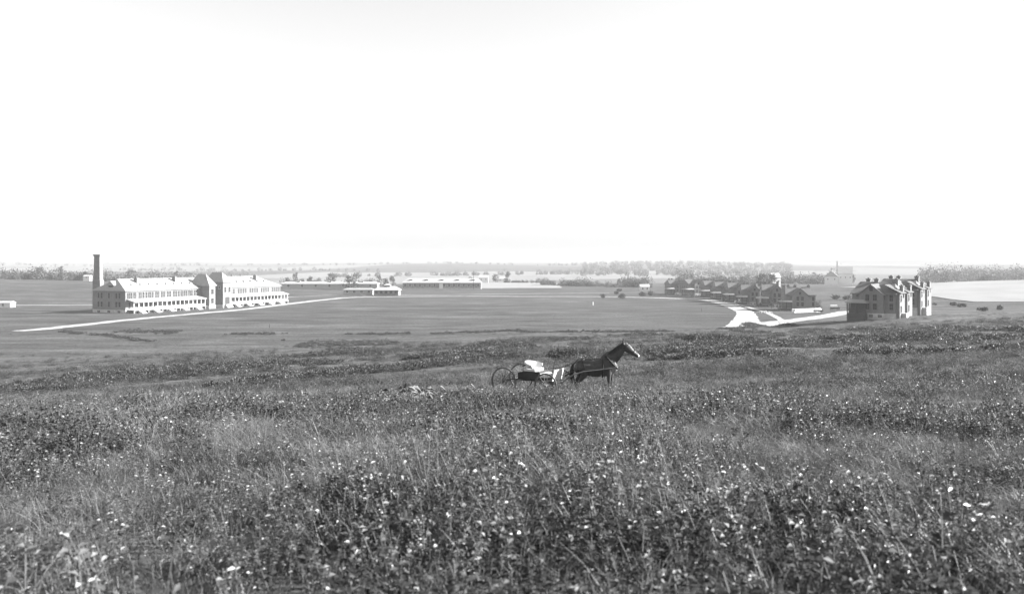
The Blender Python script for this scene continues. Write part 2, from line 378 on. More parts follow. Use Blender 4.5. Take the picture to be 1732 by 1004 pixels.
def make_barracks():
    P0 = (-145.6, 334); rz = math.atan2(.919, .395)
    bz = 0.0
    root = empty('barracks', (P0[0], P0[1], bz), rz, 'long two-storey brick barracks with sunlit verandas and twin central towers', 'barracks')
    # stone basement
    f = MB(); f.box(0, 39.6, 0, 16.8, -.6, 1.3); f.box(53.2, 92, 0, 16.8, -.6, 1.3); f.box(39.5, 43.3, -4.6, 14, -.6, 1.3); f.box(47.7, 53.3, -4.6, 14, -.6, 1.3); f.box(43.3, 47.7, -.3, 14, -.6, 1.3)
    f.build('stone_basement', 'stone_light', root)
    for y in (3.2, 8.4, 13.6): window(root, 0, y, .55, 1.5, .8, '-x', frame='stone_light')
    # brick walls
    MB().box(.06, 39.6, .06, 16.74, 1.3, 8.5).build('wall', 'brick', root)
    MB().box(53.2, 91.94, .06, 16.74, 1.3, 8.3).build('wall', 'brick', root)
    MB().box(39.6, 43.2, -4.5, 9, 1.3, 9.6).box(43.2, 47.8, -.2, 14, 1.3, 9.0).build('wall', 'brick', root)
    MB().box(47.8, 53.2, -4.5, 6, 1.3, 11.0).build('tower_wall', 'brick', root)
    # roofs
    MB().hip(0, 44, 0, 16.8, 8.5, 12.9, 4.4, .2).build('roof', 'slate', root)
    MB().hip(50, 92, 0, 16.8, 8.3, 12.9, .2, 9.0).build('roof', 'slate', root)
    MB().hip(39.6, 43.2, -4.5, 6, 9.6, 14.4, 4.0, 3.5, 'y').build('roof', 'slate', root)
    MB().hip(47.8, 53.2, -4.5, 6, 11.0, 14.9, 3.4, 3, 'y').build('tower_roof', 'slate', root)
    MB().tube((50.5, -1.2, 14.8), (50.5, -1.2, 16.0), .16, .03, 6).build('finial', 'slate_dark', root)
    MB().hip(43.5, 48, -.2, 12, 9.0, 12, 1, 1, 'x', .2).build('roof', 'slate', root)
    # dormers: near hip end and along the front slope
    d = MB(); d.box(.9, 3.4, 7.0, 9.8, 9.0, 10.6); d.build('dormer_wall', 'brick', root)
    MB().hip(.8, 4.6, 6.8, 10.0, 10.6, 12.2, 0, 0, 'x', .25).build('dormer_roof', 'slate', root)
    MB().box(.83, .92, 7.4, 9.4, 9.4, 10.4).build('louvre', 'dark_void', root)
    for x in list(np.arange(6.5, 38, 4.4)) + list(np.arange(57, 88, 4.6)):
        y0 = 3.0; z = 8.5 + (y0 + .5) / 8.9 * 4.4
        MB().hip(x - .55, x + .55, y0 + .1, y0 + 2.1, z + .45, z + .8, .5, 0, 'y', .1, .35).build('roof_dormer', 'slate', root)
    # chimneys and vents
    for x, y, z0, z1 in ((10.5, 5.6, 10.5, 13.2), (30.5, 5.6, 10.5, 13.4), (57.5, 5.0, 10.3, 13.4), (80, 5.0, 10.3, 13.2)):
        chimney(root, x, y, z0, z1, .9, 1.7)
    for x in (4.6, 19.5, 27, 37.4, 62, 68, 74): vent(root, x, 8.4, 12.75)
    # windows by bays
    bays_l = [640, 658, 690, 728, 745, 806, 822, 860, 902, 938, 956, 990, 1038, 1055, 1072, 1120, 1138, 1157, 1203, 1220, 1238, 1290, 1306, 1324, 1360, 1396, 1410, 1440, 1470, 1504, 1520, 1545, 1582, 1598, 1614]
    for q in bays_l:
        px = 140 + q / 8.365; k = (px - 866) / 1500
        x = (-145.6 - k * 334) / (k * .919 - .395)
        if x < 39: window(root, x, .06, 6.6, .74, 2.3, '-y', frame='brick_pale')
    for x in np.arange(2.0, 38.5, 2.05): window(root, x, .06, 3.0, .75, 2.1, '-y', frame='brick_pale')
    for i, x in enumerate(np.arange(55.2, 91, 1.55)):
        if i % 5 != 4: window(root, x, .06, 6.5, .8, 2.0, '-y', frame='brick_pale')
    for x in np.arange(55.6, 91, 2.2): window(root, x, .06, 3.0, .75, 2.1, '-y', frame='brick_pale')
    for z in (3.3, 6.6):
        for y in (3, 4.6, 8.4, 12.2, 13.8): window(root, .06, y, z, .9, 1.9, '-x', frame='brick')
    for z in (3.2, 7.0): window(root, 41.4, -4.5, z, 1.3, 1.9, '-y', frame='brick_pale')
    for x in (49.2, 51.8): window(root, x, -4.5, 7.6, .9, 2.0, '-y', frame='brick_pale')
    MB().box(49.3, 51.7, -4.62, -4.4, 1.4, 4.4).build('door', 'dark_paint_and_shade', root)
    MB().box(48.8, 52.2, -6.2, -4.5, -.3, .7).box(48.8, 52.2, -5.6, -4.51, .7, 1.35).build('steps', 'stone_light', root)
    window(root, 47.8, -2.6, 8.6, .8, 1.3, '-x', frame='white_paint'); window(root, 45.4, -.2, 6.8, .9, 2, '-y', frame='brick_pale')
    # verandas
    for (a, b) in ((.6, 39), (54, 93.5)):
        r = MB(); r.poly([(a, -3.9, 4.35), (a, .06, 5.35), (a, .06, 5.15), (a, -3.9, 4.15)], (b - a, 0, 0)); r.build('veranda_roof', 'tin_roof', root)
        MB().box(a + .3, b - .3, -3.3, -3.18, 3.9, 4.2).build('veranda_beam', 'white_paint', root)
        MB().box(a + .2, b - .2, -3.6, .05, 1.12, 1.3).build('veranda_floor', 'white_paint', root)
        MB().box(a + .4, b - .4, -3.0, -2.9, -.3, 1.12).build('underfloor_shade', 'dark_void', root)  # solid near-black panel that paints the shade beneath the deck
        n = int((b - a) / 2.35)
        for i in range(n + 1):
            x = a + .4 + (b - a - .8) * i / n
            MB().box(x - .1, x + .1, -3.32, -3.12, 1.3, 3.9).build('veranda_post', 'white_paint', root)
            MB().box(x - .3, x + .3, -3.5, -3.02, -.4, 1.12).build('veranda_pier', 'brick_pale', root)
        bl = MB(); bl.box(a + .3, b - .3, -3.26, -3.18, 2.05, 2.15)
        for x in np.arange(a + .4, b - .4, .32): bl.box(x - .03, x + .03, -3.24, -3.19, 1.3, 2.05)
        bl.build('balustrade', 'white_paint', root)
        for x in np.arange(a + 3.5, b - 3, 7.4):
            s_ = MB()
            for k in range(6): s_.box(x - .9, x + .9, -3.62 - .34 * (k + 1), -3.62 - .34 * k, -.3, 1.1 - .2 * k)
            s_.poly([(x - 1.1, -3.62, -.3), (x - 1.1, -3.62, 1.25), (x - 1.1, -5.7, .1), (x - 1.1, -5.7, -.3)], (.18, 0, 0)); s_.poly([(x + .92, -3.62, -.3), (x + .92, -3.62, 1.25), (x + .92, -5.7, .1), (x + .92, -5.7, -.3)], (.18, 0, 0))
            s_.build('steps', 'white_paint', root)
    return root
make_barracks()

st = empty('smokestack', (-164.2, 352, 0), R(-4), 'tall square brick smokestack rising behind the near end of the barracks', 'smokestack')
rgs = [[(sx * h, sy * h, z) for sx, sy in ((-1,-1),(1,-1),(1,1),(-1,1))] for z, h in ((-.5, 1.55), (12, 1.5), (12.6, 1.3), (21.4, 1.12))]
MB().loft(rgs).build('shaft', 'brick', st)
MB().box(-1.25, 1.25, -1.25, 1.25, 21.4, 21.9).box(-1.45, 1.45, -1.45, 1.45, 21.9, 22.4).build('cap', 'brick_pale', st)

def make_house(W=11.4, D=13, eave=5.9, ridge=9.4, gable=8.6, rear=True, porch=True, m='brick', roofm='slate_dark', stack=None, porch_m='tin_roof', pside=-1, gx=(-.62, .28), poff=0):
    """brick quarters: main block, gabled front wing facing -y, porch at a corner, stepped rear wings on +x"""
    r = empty('brick_house', (0, 0, 0))
    x0, x1 = -W/2, W/2
    MB().box(x0 - .08, x1 + .08, -.08, D + .08, -2.5, .75).build('stone_foundation', 'stone_light', r)
    MB().box(x0, x1, 0, D, .75, eave).build('wall', m, r)
    MB().hip(x0, x1, 0, D, eave, ridge, .5, 2.2, 'x', .45).build('roof', roofm, r)
    ga, gb = x0 + W * (.5 + gx[0] * .5 + .0), x0 + W * (.5 + gx[1] * .5)
    ga, gb = max(x0 + .3, W / 2 * gx[0]), W / 2 * gx[1] + 1.2
    gm = (ga + gb) / 2
    MB().poly([(ga, -1.0, .75), (gb, -1.0, .75), (gb, -1.0, eave), (gm, -1.0, gable - .25), (ga, -1.0, eave)], (0, 1.02, 0)).build('gable_wall', m, r)
    MB().box(ga - .05, gb + .05, -1.06, 0, -2.5, .75).build('stone_foundation', 'stone_light', r)
    o = .55; gr = MB()
    for s, e in ((-1, ga), (1, gb)):
        sl_ = (gable - eave) / (gm - ga); ex = e + s * o
        gr.poly([(gm, -1.45, gable), (ex, -1.45, eave - sl_ * o), (ex, -1.45, eave - sl_ * o - .2), (gm, -1.45, gable - .2)], (0, D * .5 + 1.0, 0))
    gr.build('gable_roof', roofm, r)
    # windows
    for z in (2.4, 4.6): window(r, gm - .9, -1.0, z, .9, 1.5, '-y', frame=m); window(r, gm + .9, -1.0, z, .9, 1.5, '-y', frame=m)
    window(r, gm, -1.0, 6.7, .8, 1.0, '-y', frame=m)
    for z in (2.4, 4.5):
        window(r, x1 - .9, 0, z, .8, 1.5, '-y', frame=m)
        for y in (2.5, 5.5, 8.5, 11): window(r, x0, y, z, .9, 1.6, '-x', frame=m)
    for x in (ga + .8, gm, gb - .8): window(r, x, -1.06, .1, .9, .6, '-y', frame='stone_light')
    # chimneys
    for x, y in ((-.1 * W, D/2), (.36 * W, D/2), (-.32 * W, D/2 + 1)): chimney(r, x, y, ridge - 1.3, ridge + .75, 1.0, .9, m)
    if stack:
        MB().box(stack - .65, stack + .65, -.75, -.01, -2, ridge + .7).box(stack - .8, stack + .8, -.9, .1, ridge + .7, ridge + 1.1).build('outside_chimney', m, r)
    if rear:
        for k, (ya, yb) in enumerate(((.6, 5.2), (7.6, 12.2))):
            xe = x1 + .9
            MB().box(x1, xe, ya, yb, -2.5, eave + .35).build('rear_wing_wall', m, r)
            MB().poly([(x1 - 2.6, ya - .25, eave + 2.3), (xe + .35, ya - .25, eave + .3), (xe + .35, ya - .25, eave + .1), (x1 - 2.6, ya - .25, eave + 2.1)], (0, yb - ya + .5, 0)).build('rear_wing_roof', roofm, r)
            chimney(r, xe - .4, yb - 1.2, eave - 1, ridge - .8, .8, 1.1, m)
            window(r, xe, ya + 1.2, 4.4, .8, 1.5, '+x', frame=m); window(r, xe, ya + 1.2, 1.8, .8, 1.5, '+x', frame=m)
        MB().box(x1 + .9, x1 + 2.1, 2, 4, -2.5, .8).build('steps', 'stone_light', r)
    if porch:
        a, b = (x0 - 2.6 + poff, x0 + 2.2 + poff); y0_, y1_ = -3.2, 4.5
        xs = min(x0 - .1, b - .4) if not poff else a + .3; y1_ = y1_ if not poff else -1.0
        MB().box(a + .2, b - .2, y0_ + .2, -1.1, -2.5, .7).build('porch_base', 'dark_paint_and_shade', r)
        if not poff: MB().box(a + .2, x0 - .1, -1.1, y1_, -2.5, .7).build('porch_base', 'dark_paint_and_shade', r)
        if not poff:
            MB().add([(a, y0_, 3.5), (b, y0_, 3.5), (b, -1.0, 4.0), (x0, -1.0, 4.0), (x0, y1_, 4.0), (a, y1_, 3.5), (a, y0_, 3.3), (b, y0_, 3.3), (b, -1.0, 3.3), (x0, -1.0, 3.3), (x0, y1_, 3.3), (a, y1_, 3.3)],
                 [(0,1,2,3), (0,3,4,5), (6,7,1,0), (7,8,2,1), (11,6,0,5), (10,11,5,4), (9,8,7,6), (11,10,9,6)]).build('porch_roof', porch_m, r)
        else:
            MB().hip(a + .3, b - .3, y0_ + .3, -.1, 3.4, 4.1, 1.2, 1.2, 'x', .4).build('porch_roof', porch_m, r)
            MB().box(a + .5, b - .5, y0_ + .5, y0_ + .6, .7, 2.0).box(a + .5, b - .5, -1.2, -1.05, .7, 3.3).build('porch_shade_fill', 'dark_paint_and_shade', r)  # dark panels filling the porch, painted as its inner shade
        for x, y in ((a + .3, y0_ + .3), (b - .3, y0_ + .3), ((a + b) / 2, y0_ + .3), (a + .3, -1.3 if poff else 0), (a + .3, y1_ - .4)):
            MB().box(x - .12, x + .12, y - .12, y + .12, .7, 3.3).build('porch_post', 'dark_paint_and_shade', r)  # posts dark to paint the shaded porch interior
        MB().box(a + .3, b - .3, y0_ + .25, y0_ + .32, 1.4, 1.5).build('porch_rail', 'dark_paint_and_shade', r)
    return r
def put(r, x, y, z, rz, label, group=None):
    r.location = (x, y, z); r.rotation_euler.z = R(rz); tag(r, label, 'house', group); return r
GRP = 'brick quarters along the parade ground'
H1 = make_house(W=10.2, eave=5.5, ridge=8.3, gable=7.9, poff=2.0, porch_m='slate')
put(H1, 89, 218.4, tz(89, 218.4) + .75, -38, 'nearest and largest dark brick house right of the road fork', GRP)
h = copy_tree(H1); put(h, 103.6, 239.1, H1.location.z + .35, -38, 'brick house tucked directly behind the nearest one at right', GRP)
H2 = make_house(W=11.5, D=12, eave=6.0, ridge=9.0, gable=8.7, rear=False, stack=-6.6, gx=(-.62, .3), porch_m='slate')
put(H2, 114.5, 352, .3, -8, 'dark brick house with a tall outside chimney facing the fork', GRP)
H3 = make_house(W=7.4, D=13, eave=6.6, ridge=9.2, gable=9.0, rear=False, m='brick', gx=(-.1, .8))
for i, (x, y, rz, sc_, label) in enumerate((
        (112, 382, -12, 1.05, 'brick house just left of the one with the tall outside chimney'),
        (108, 402, -10, .97, 'brick house behind the round white heap on the lawn'),
        (107.5, 424, -6, 1.0, 'fourth brick house from the far end of the row'),
        (107, 449, -4, .97, 'third brick house from the far end of the row'),
        (107.5, 477, 0, .95, 'second brick house from the far end of the row'),
        (103, 500, 14, .98, 'brick house with the sunlit gable near the far end of the row'),
        (96, 520, 6, .9, 'last brick house at the far end of the row'))):
    h = H3 if i == 0 else copy_tree(H3)
    put(h, x, y, tz(x, y) + .2, rz, label, GRP); h.scale = (sc_, sc_, sc_)

def stable(name, label, cat, cx, y, L, D, eave, ridge, rz=0, wall='grey_paint', roofm='tin_roof', wins=16, dorm=5, base=True, door=None, frame='white_paint'):
    r = empty(name, (cx, y, tz(cx, y)), R(rz), label, cat)
    x0, x1 = -L/2, L/2
    if base: MB().box(x0 - .1, x1 + .1, -.1, D + .1, -.5, .8).build('stone_base', 'stone_light', r)
    MB().box(x0, x1, 0, D, -.4 if not base else .8, eave).build('wall', wall, r)
    MB().hip(x0, x1, 0, D, eave, ridge, D * .3, D * .3, 'x', .6).build('roof', roofm, r)
    for i in range(wins):
        x = x0 + L * (i + .5) / wins
        if door is not None and abs(x - door) < 2.2: continue
        window(r, x, 0, eave * .62, min(1.5, L / wins * .55), eave * .4, '-y', frame=frame)
    if door is not None: MB().box(door - 1.3, door + 1.3, -.12, -.01, .1, eave - .5).build('door', 'white_paint', r)
    for i in range(dorm):
        x = x0 + L * (i + .5) / dorm; z = eave + (ridge - eave) * .45
        b = MB(); b.box(x - 1.0, x + 1.0, D * .2, D * .42, z, z + .8); b.build('dormer_wall', 'slate_dark', r)
        MB().box(x - 1.3, x + 1.3, D * .2 - .35, D * .5, z + .8, z + .95).build('dormer_roof', roofm, r)
    return r
stable('stable', 'long low stone stable with a row of roof dormers, centre of the valley', 'stable', -49.5, 625, 55, 12, 4.5, 7.6, wall='brick_pale', door=-.5)
pv_ = stable('guardhouse', 'small square hip-roofed building with a roof lantern by the far road', 'guardhouse', -72, 507, 14, 11, 3.2, 5.4, wall='brick', roofm='tin_roof', wins=5, dorm=0, base=False, frame='brick')
MB().box(-1.6, 1.6, 4, 7, 4.6, 5.9).build('lantern_wall', 'slate_dark', pv_); MB().hip(-1.6, 1.6, 4, 7, 5.9, 6.8, 1.4, 1.4, 'x', .4).build('lantern_roof', 'tin_roof', pv_)
stable('long_shed', 'very long low shed with a pale roof edge behind the barracks', 'shed', -126, 612, 66, 9, 4.0, 5.0, wall='grey_paint', wins=7, dorm=3, base=False, frame='white_paint', roofm='white_paint')
stable('long_shed', 'pale shorter shed just left of the small hip-roofed building', 'shed', -90, 518, 17, 7, 3.0, 4.0, wall='grey_paint', wins=4, dorm=0, base=False, roofm='slate')
def hut(name, label, cat, px, Y, w_, d_, e_, rg, wall='white_paint', roofm='tin_roof', rz=0, dz=0, wins=2, axis='x'):
    X = (px - 866) / 1500 * Y
    r = empty(name, (X, Y, tz(X, Y) + dz), R(rz), label, cat)
    MB().box(-w_/2, w_/2, 0, d_, -2, e_).build('wall', wall, r)
    if axis == 'y': MB().poly([(-w_/2, -.01, e_), (w_/2, -.01, e_), (0, -.01, rg - .1)], (0, d_, 0)).build('gable_wall', wall, r)
    else:
        for s in (-1, 1): MB().poly([(s*w_/2, 0, e_), (s*w_/2, d_, e_), (s*w_/2, d_/2, rg - .1)], (-s*.1, 0, 0)).build('gable_wall', wall, r)
    MB().hip(-w_/2, w_/2, 0, d_, e_, rg, 0, 0, axis, .3, .1).build('roof', roofm, r)
    for i in range(wins): window(r, -w_/2 + w_ * (i + .5) / wins, 0, e_ * .55, .8, min(1.2, e_ * .5), '-y')
    return r
hut('white_shed', 'small white shed at the far left edge below the rising field', 'shed', 5, 378, 6.2, 4, 1.9, 2.7, wins=1)
hut('white_cottage', 'small white cottage left of the far end of the house row', 'cottage', 1091, 590, 6, 6, 2.4, 4.2, wins=2)
hut('farm_house', 'tiny white farmhouse beyond the stubble field, behind the long stable', 'farmhouse', 849, 950, 8, 7, 3, 5, wins=2)
hut('farm_house', 'hazy pale farmhouse peeping over the right end of the long stable', 'farmhouse', 818, 860, 9, 8, 4, 6.5, wins=2, dz=1)
hut('barn', 'hazy pale gabled barn left of the nearest house, far off', 'barn', 1406, 760, 11, 16, 5, 10, 'white_paint', 'tin_roof', -20, 2, 2, 'y')
b2 = hut('barn', 'hazy tall barn with a slender chimney beside the nearest house roof', 'barn', 1430, 800, 12, 14, 8, 14, 'white_paint', 'tin_roof', -20, 2, 3)
MB().box(-7.6, -6.6, -2, -.8, -2, 19).build('chimney', 'stone_light', b2)
hut('farm_house', 'pale farmhouse roof among trees beyond the row houses', 'farmhouse', 1314, 640, 6, 7, 6, 9, 'white_paint', 'tin_roof', 10, 1, 2)
hut('white_cottage', 'tiny pale cottage among the trees left of the smokestack', 'cottage', 146, 640, 4.5, 4, 1.8, 2.8, wins=1, dz=1.5)

# ------------------------------------------------------------------ yard things by the road fork
def heap(name, label, px, py, rx, rh, n, m='rubble', cat='heap', big=.45):
    p = at(px, py); r = random.Random(int(px)); b = bmesh.new()
    for k in range(n):
        a = r.uniform(0, 6.28); q = math.sqrt(r.random()); s_ = r.uniform(.4, 1) * big
        mtx = Matrix.Translation((rx * q * math.cos(a), rx * .7 * q * math.sin(a), rh * (1 - q) * r.uniform(.5, 1))) @ Matrix.Rotation(r.uniform(0, 6), 4, Vector((r.random(), r.random(), r.random() + .01)).normalized()) @ Matrix.Diagonal((s_, s_ * r.uniform(.6, 1), s_ * r.uniform(.5, .9), 1))
        bmesh.ops.create_icosphere(b, subdivisions=1, radius=1, matrix=mtx)
    for v_ in b.verts: v_.co += Vector((r.uniform(-.06, .06), r.uniform(-.06, .06), r.uniform(-.06, .06)))
    me = bpy.data.meshes.new(name); b.to_mesh(me); b.free(); me.materials.append(MATS[m])
    o = link(name, me, None, p); return tag(o, label, cat)
heap('rubble_heap', 'round white heap of rubble on the lawn before the row houses', 1250, 511, 2.6, 1.6, 46)
heap('earth_mound', 'smooth pale mound between two row houses and the road', 1286, 518, 2.6, 1.5, 40, 'gravel_dull', 'mound', .7)
heap('rubble_heap', 'low scattered white rubble on the lawn left of the fork road', 1293, 529, 3.6, .9, 34)
heap('rock_pile', 'small dark rock pile alone on the smooth grass at left', 479, 576, .55, .6, 9, 'dark_void', 'rock pile', .35)
heap('rubble_heap', 'white stones at the lip of the road fork', 1325, 546, 2.4, .4, 20, 'rubble', 'heap', .3)
p = at(1366, 528); ls = empty('lumber_stack', p, R(28), 'long pale stack of boards in front of the house with the outside chimney', 'lumber stack')
pm = MB().box(-7, 7, -.14, .14, -.02, .02)
pm = MB().box(-7, 7, -.14, .14, -.11, .11); pme = bpy.data.meshes.new('plank'); pme.from_pydata(pm.v, [], pm.f); pme.materials.append(MATS['white_paint'])
for k in range(6):
    for j in range(3):
        o = link('plank', pme, ls, (random.uniform(-.7, .7), j * .32 + random.uniform(-.03, .03), .12 + k * .235)); o.rotation_euler.z = random.uniform(-.01, .01)

def wagon(px, py, rz, label, cover=True):
    p = at(px, py); r = empty('farm_wagon', p, R(rz), label, 'wagon')
    MB().box(-1.8, 1.8, -.6, .6, .75, 1.35).build('wagon_box', 'dark_paint_and_shade', r)
    for x, rad in ((-1.2, .62), (1.2, .5)):
        for s in (-1, 1): wheel(r, x, s * .75, rad, 10)
    MB().tube((-1.2, -.75, .62), (-1.2, .75, .62), .05).tube((1.2, -.75, .5), (1.2, .75, .5), .05).build('axle', 'iron', r)
    MB().tube((1.8, 0, .6), (4.6, 0, .55), .05).build('tongue', 'wood_raw', r)
    if cover:
        rg = [[(x, .62 * math.cos(t_), 1.3 + .95 * math.sin(t_)) for t_ in [math.pi * k / 8 for k in range(9)]] for x in (-1.7, -.9, .1, .9)]
        MB().loft(rg).build('canvas_cover', 'canvas', r)
    return r
def wheel(parent, x, y, rad, n=12, thick=.022, cz=None):
    cz = rad if cz is None else cz
    c = Vector((x, y, cz)); w_ = MB().tube(c + Vector((0, -.11, 0)), c + Vector((0, .11, 0)), .07, .07, 8)
    for k in range(n):
        a = 2 * math.pi * k / n; w_.tube(c, c + Vector((math.cos(a), 0, math.sin(a))) * (rad - .03), thick * .8, thick * .6, 4)
    o = w_.build('wheel', 'wheel_paint', parent)
    rim = MB(); m_ = 28; rings = []
    for k in range(m_):
        a = 2 * math.pi * k / m_; e = Vector((math.cos(a), 0, math.sin(a)))
        rings.append([c + e * (rad - .055) + Vector((0, -thick, 0)), c + e * rad + Vector((0, -thick, 0)), c + e * rad + Vector((0, thick, 0)), c + e * (rad - .055) + Vector((0, thick, 0))])
    vs = [p_ for rg in rings for p_ in rg]; fs = [(k*4+i, k*4+(i+1)%4, ((k+1)%m_)*4+(i+1)%4, ((k+1)%m_)*4+i) for k in range(m_) for i in range(4)]
    rim.add(vs, fs).build('rim', 'wheel_paint', o)
    return o
wagon(1412, 525, -8, 'dark wagon with a white canvas cover beside the nearest house porch')
wagon(1384, 530, 160, 'low open dark wagon standing on the road right of the fork', False)

def post(px, py, h_, label, m='bark', r_=.07):
    p = at(px, py); b = MB().tube((0, 0, -.3), (0, 0, h_), r_, r_ * .8, 6).tube((0, 0, h_), (0, 0, h_ + .05), r_ * .8, r_ * .3, 6)
    tag(b.build('wooden_post', m, None, p), label, 'post')
post(456, 554, 1.1, 'lone dark post on the smooth grass above the small rock pile', r_=.12)
post(1003, 516, 1.5, 'lone white marker post on the far parade ground', 'white_paint', .2)
post(1187, 526, .9, 'short dark post at the parade edge beside the house road', r_=.15)
fp = at(801, 490); pl = empty('flag_pole', (fp.x, fp.y, fp.z), 0, 'slender pole standing behind the right end of the long stable', 'pole')
MB().tube((0, 0, 0), (0, 0, 13), .16, .09, 8).build('shaft', 'bark', pl); MB().tube((0, 0, 13), (0, 0, 13.3), .2, .05, 8).build('cap', 'bark', pl)

# ------------------------------------------------------------------ foliage meshes
def leaf_quads(C, size, rng, flat=.0):
    """one small four-cornered leaf face per centre"""
    n = len(C); a = rng.normal(size=(n, 3)); a[:, 2] *= (1 - flat); a /= np.linalg.norm(a, axis=1)[:, None]
    b = rng.normal(size=(n, 3)); b[:, 2] *= (1 - flat); b -= a * (a * b).sum(1)[:, None]; b /= np.linalg.norm(b, axis=1)[:, None] + 1e-9
    s = size * rng.uniform(.6, 1.3, n)[:, None]
    V = np.stack([C - a * s, C + b * s * .55, C + a * s, C - b * s * .55], 1).reshape(-1, 3)
    return V, np.arange(4 * n).reshape(n, 4)
def crown_points(rng, h, w_, lumps, n, base=.25):
    """leaf positions in the shells of several lumps: an uneven outline with gaps"""
    P = []
    for k in range(lumps):
        t_ = rng.uniform(base, .92); a = rng.uniform(0, 6.28); rad = w_ * .5 * math.sqrt(max(.05, 1 - ((t_ - .52) / .55) ** 2)) * rng.uniform(.3, .85)
        c = np.array([rad * math.cos(a), rad * math.sin(a), h * t_]); lr = w_ * rng.uniform(.13, .27)
        d = rng.normal(size=(n // lumps, 3)); d /= np.linalg.norm(d, axis=1)[:, None]
        P.append(c + d * (lr * rng.uniform(.45, 1.05, (len(d), 1))) * np.array([1, 1, .8]))
    return np.concatenate(P)
def make_tree(seed, h, w_, lumps, n, base, leaf):
    rng = np.random.default_rng(seed)
    r = empty('tree', (0, 0, 0)); tb = MB(); k = .035 * h
    tb.path([(0, 0, -.5), (.1, 0, h * .2), (.0, .15, h * .45), (.2, .1, h * .75)], [k, k * .75, k * .5, k * .15], 7)
    for q in range(6):
        a = q * 1.05 + rng.uniform(0, .5); z = h * rng.uniform(.22, .5); e = w_ * .36
        tb.path([(0, 0, z), (e * .5 * math.cos(a), e * .5 * math.sin(a), z + h * .14), (e * math.cos(a), e * math.sin(a), z + h * .3)], [k * .4, k * .25, k * .08], 5)
    tb.build('trunk', 'bark', r)
    V, F = leaf_quads(crown_points(rng, h, w_, lumps, n, base), leaf, rng)
    link('crown', np_mesh('crown', V, F, ['tree_leaf']), r); return r
TREES = [make_tree(1, 9, 8, 16, 1500, .2, .34), make_tree(2, 11, 7, 18, 1500, .25, .34), make_tree(3, 7.5, 8.5, 14, 1300, .12, .34), make_tree(4, 12, 5.5, 14, 1200, .3, .32)]
used = set()
def tree(k, px, Y, s, label, dz=0, group=None):
    X = (px - 866) / 1500 * Y
    r = TREES[k] if k not in used else copy_tree(TREES[k]); used.add(k)
    r.location = (X, Y, tz(X, Y) + dz - .3); r.rotation_euler.z = random.uniform(0, 6.28); r.scale = (s, s, s * random.uniform(.92, 1.08))
    tag(r, label, 'tree', group or 'hazy trees beyond the barracks')
for a in ((0, 1172, 470, .32, 'small young tree between the far houses of the row', 0, 'young trees among the houses'),
          (2, 1226, 425, .3, 'small young tree in front of the middle house of the row', 0, 'young trees among the houses'),
          (3, 1305, 372, .4, 'slim young tree left of the tall outside chimney', 0, 'young trees among the houses'),
          (2, 1385, 372, .42, 'low tree at the right wall of the house with the outside chimney', 0, 'young trees among the houses'),
          (0, 8, 640, .7, 'low hazy tree at the far left edge of the rising field'),
          (1, 66, 660, .95, 'tall hazy tree standing above the rising field at far left'),
          (2, 30, 650, .75, 'broad low tree near the left edge on the field skyline'),
          (2, 84, 665, .8, 'round tree just right of the tall one on the field skyline'),
          (3, 101, 670, 1.0, 'slender open-crowned tree halfway to the smokestack'),
          (0, 119, 660, .7, 'rounded tree on the field skyline before the tiny pale cottage'),
          (1, 142, 670, .75, 'hazy tree closest to the smokestack on its left'),
          (2, 178, 690, 1.05, 'hazy tree just right of the smokestack'),
          (0, 222, 700, 1.2, 'hazy tree top over the near half of the left wing roof'),
          (2, 258, 720, 1.4, 'broad tree top between two roof vents of the left wing'),
          (3, 297, 720, .95, 'thin tree top behind the second left wing chimney'),
          (0, 318, 720, 1.15, 'tree top just left of the first tower'),
          (1, 486, 680, .62, 'small tree just right of the barracks end'),
          (3, 499, 690, .98, 'tall thin hazy tree over the very long shed'),
          (0, 511, 690, .62, 'low tree right of the tall thin one over the long shed'),
          (1, 524, 690, .7, 'narrow tree over the middle of the very long shed'),
          (2, 537, 700, .85, 'low bushy tree over the long shed before the large elm'),
          (0, 560, 660, 1.1, 'largest rounded tree rising behind the very long shed'),
          (2, 597, 600, 1.5, 'broad tree standing in front of the long shed end'),
          (0, 612, 625, .7, 'smaller tree leaning against the broad one by the shed'),
          (3, 641, 700, .8, 'thin tree behind the small hip-roofed building'),
          (0, 652, 690, .75, 'rounded tree behind the lantern of the small hip-roofed building'),
          (1, 664, 690, .8, 'tree just right of the lantern roof, behind it'),
          (2, 795, 800, .8, 'hazy tree beside the pole behind the stable'),
          (0, 838, 900, .9, 'hazy tree left of the tiny white farmhouse'),
          (1, 858, 940, 1.0, 'hazy taller tree right of the tiny white farmhouse'),
          (0, 1190, 620, .9, 'hazy tree over the far third of the house row'),
          (2, 1262, 600, 1.15, 'broad dark tree behind the middle of the house row'),
          (0, 1290, 590, 1.1, 'dense tree behind the row left of the tall outside chimney'),
          (1, 1306, 610, .95, 'taller tree just behind the tall outside chimney')):
    tree(*a)

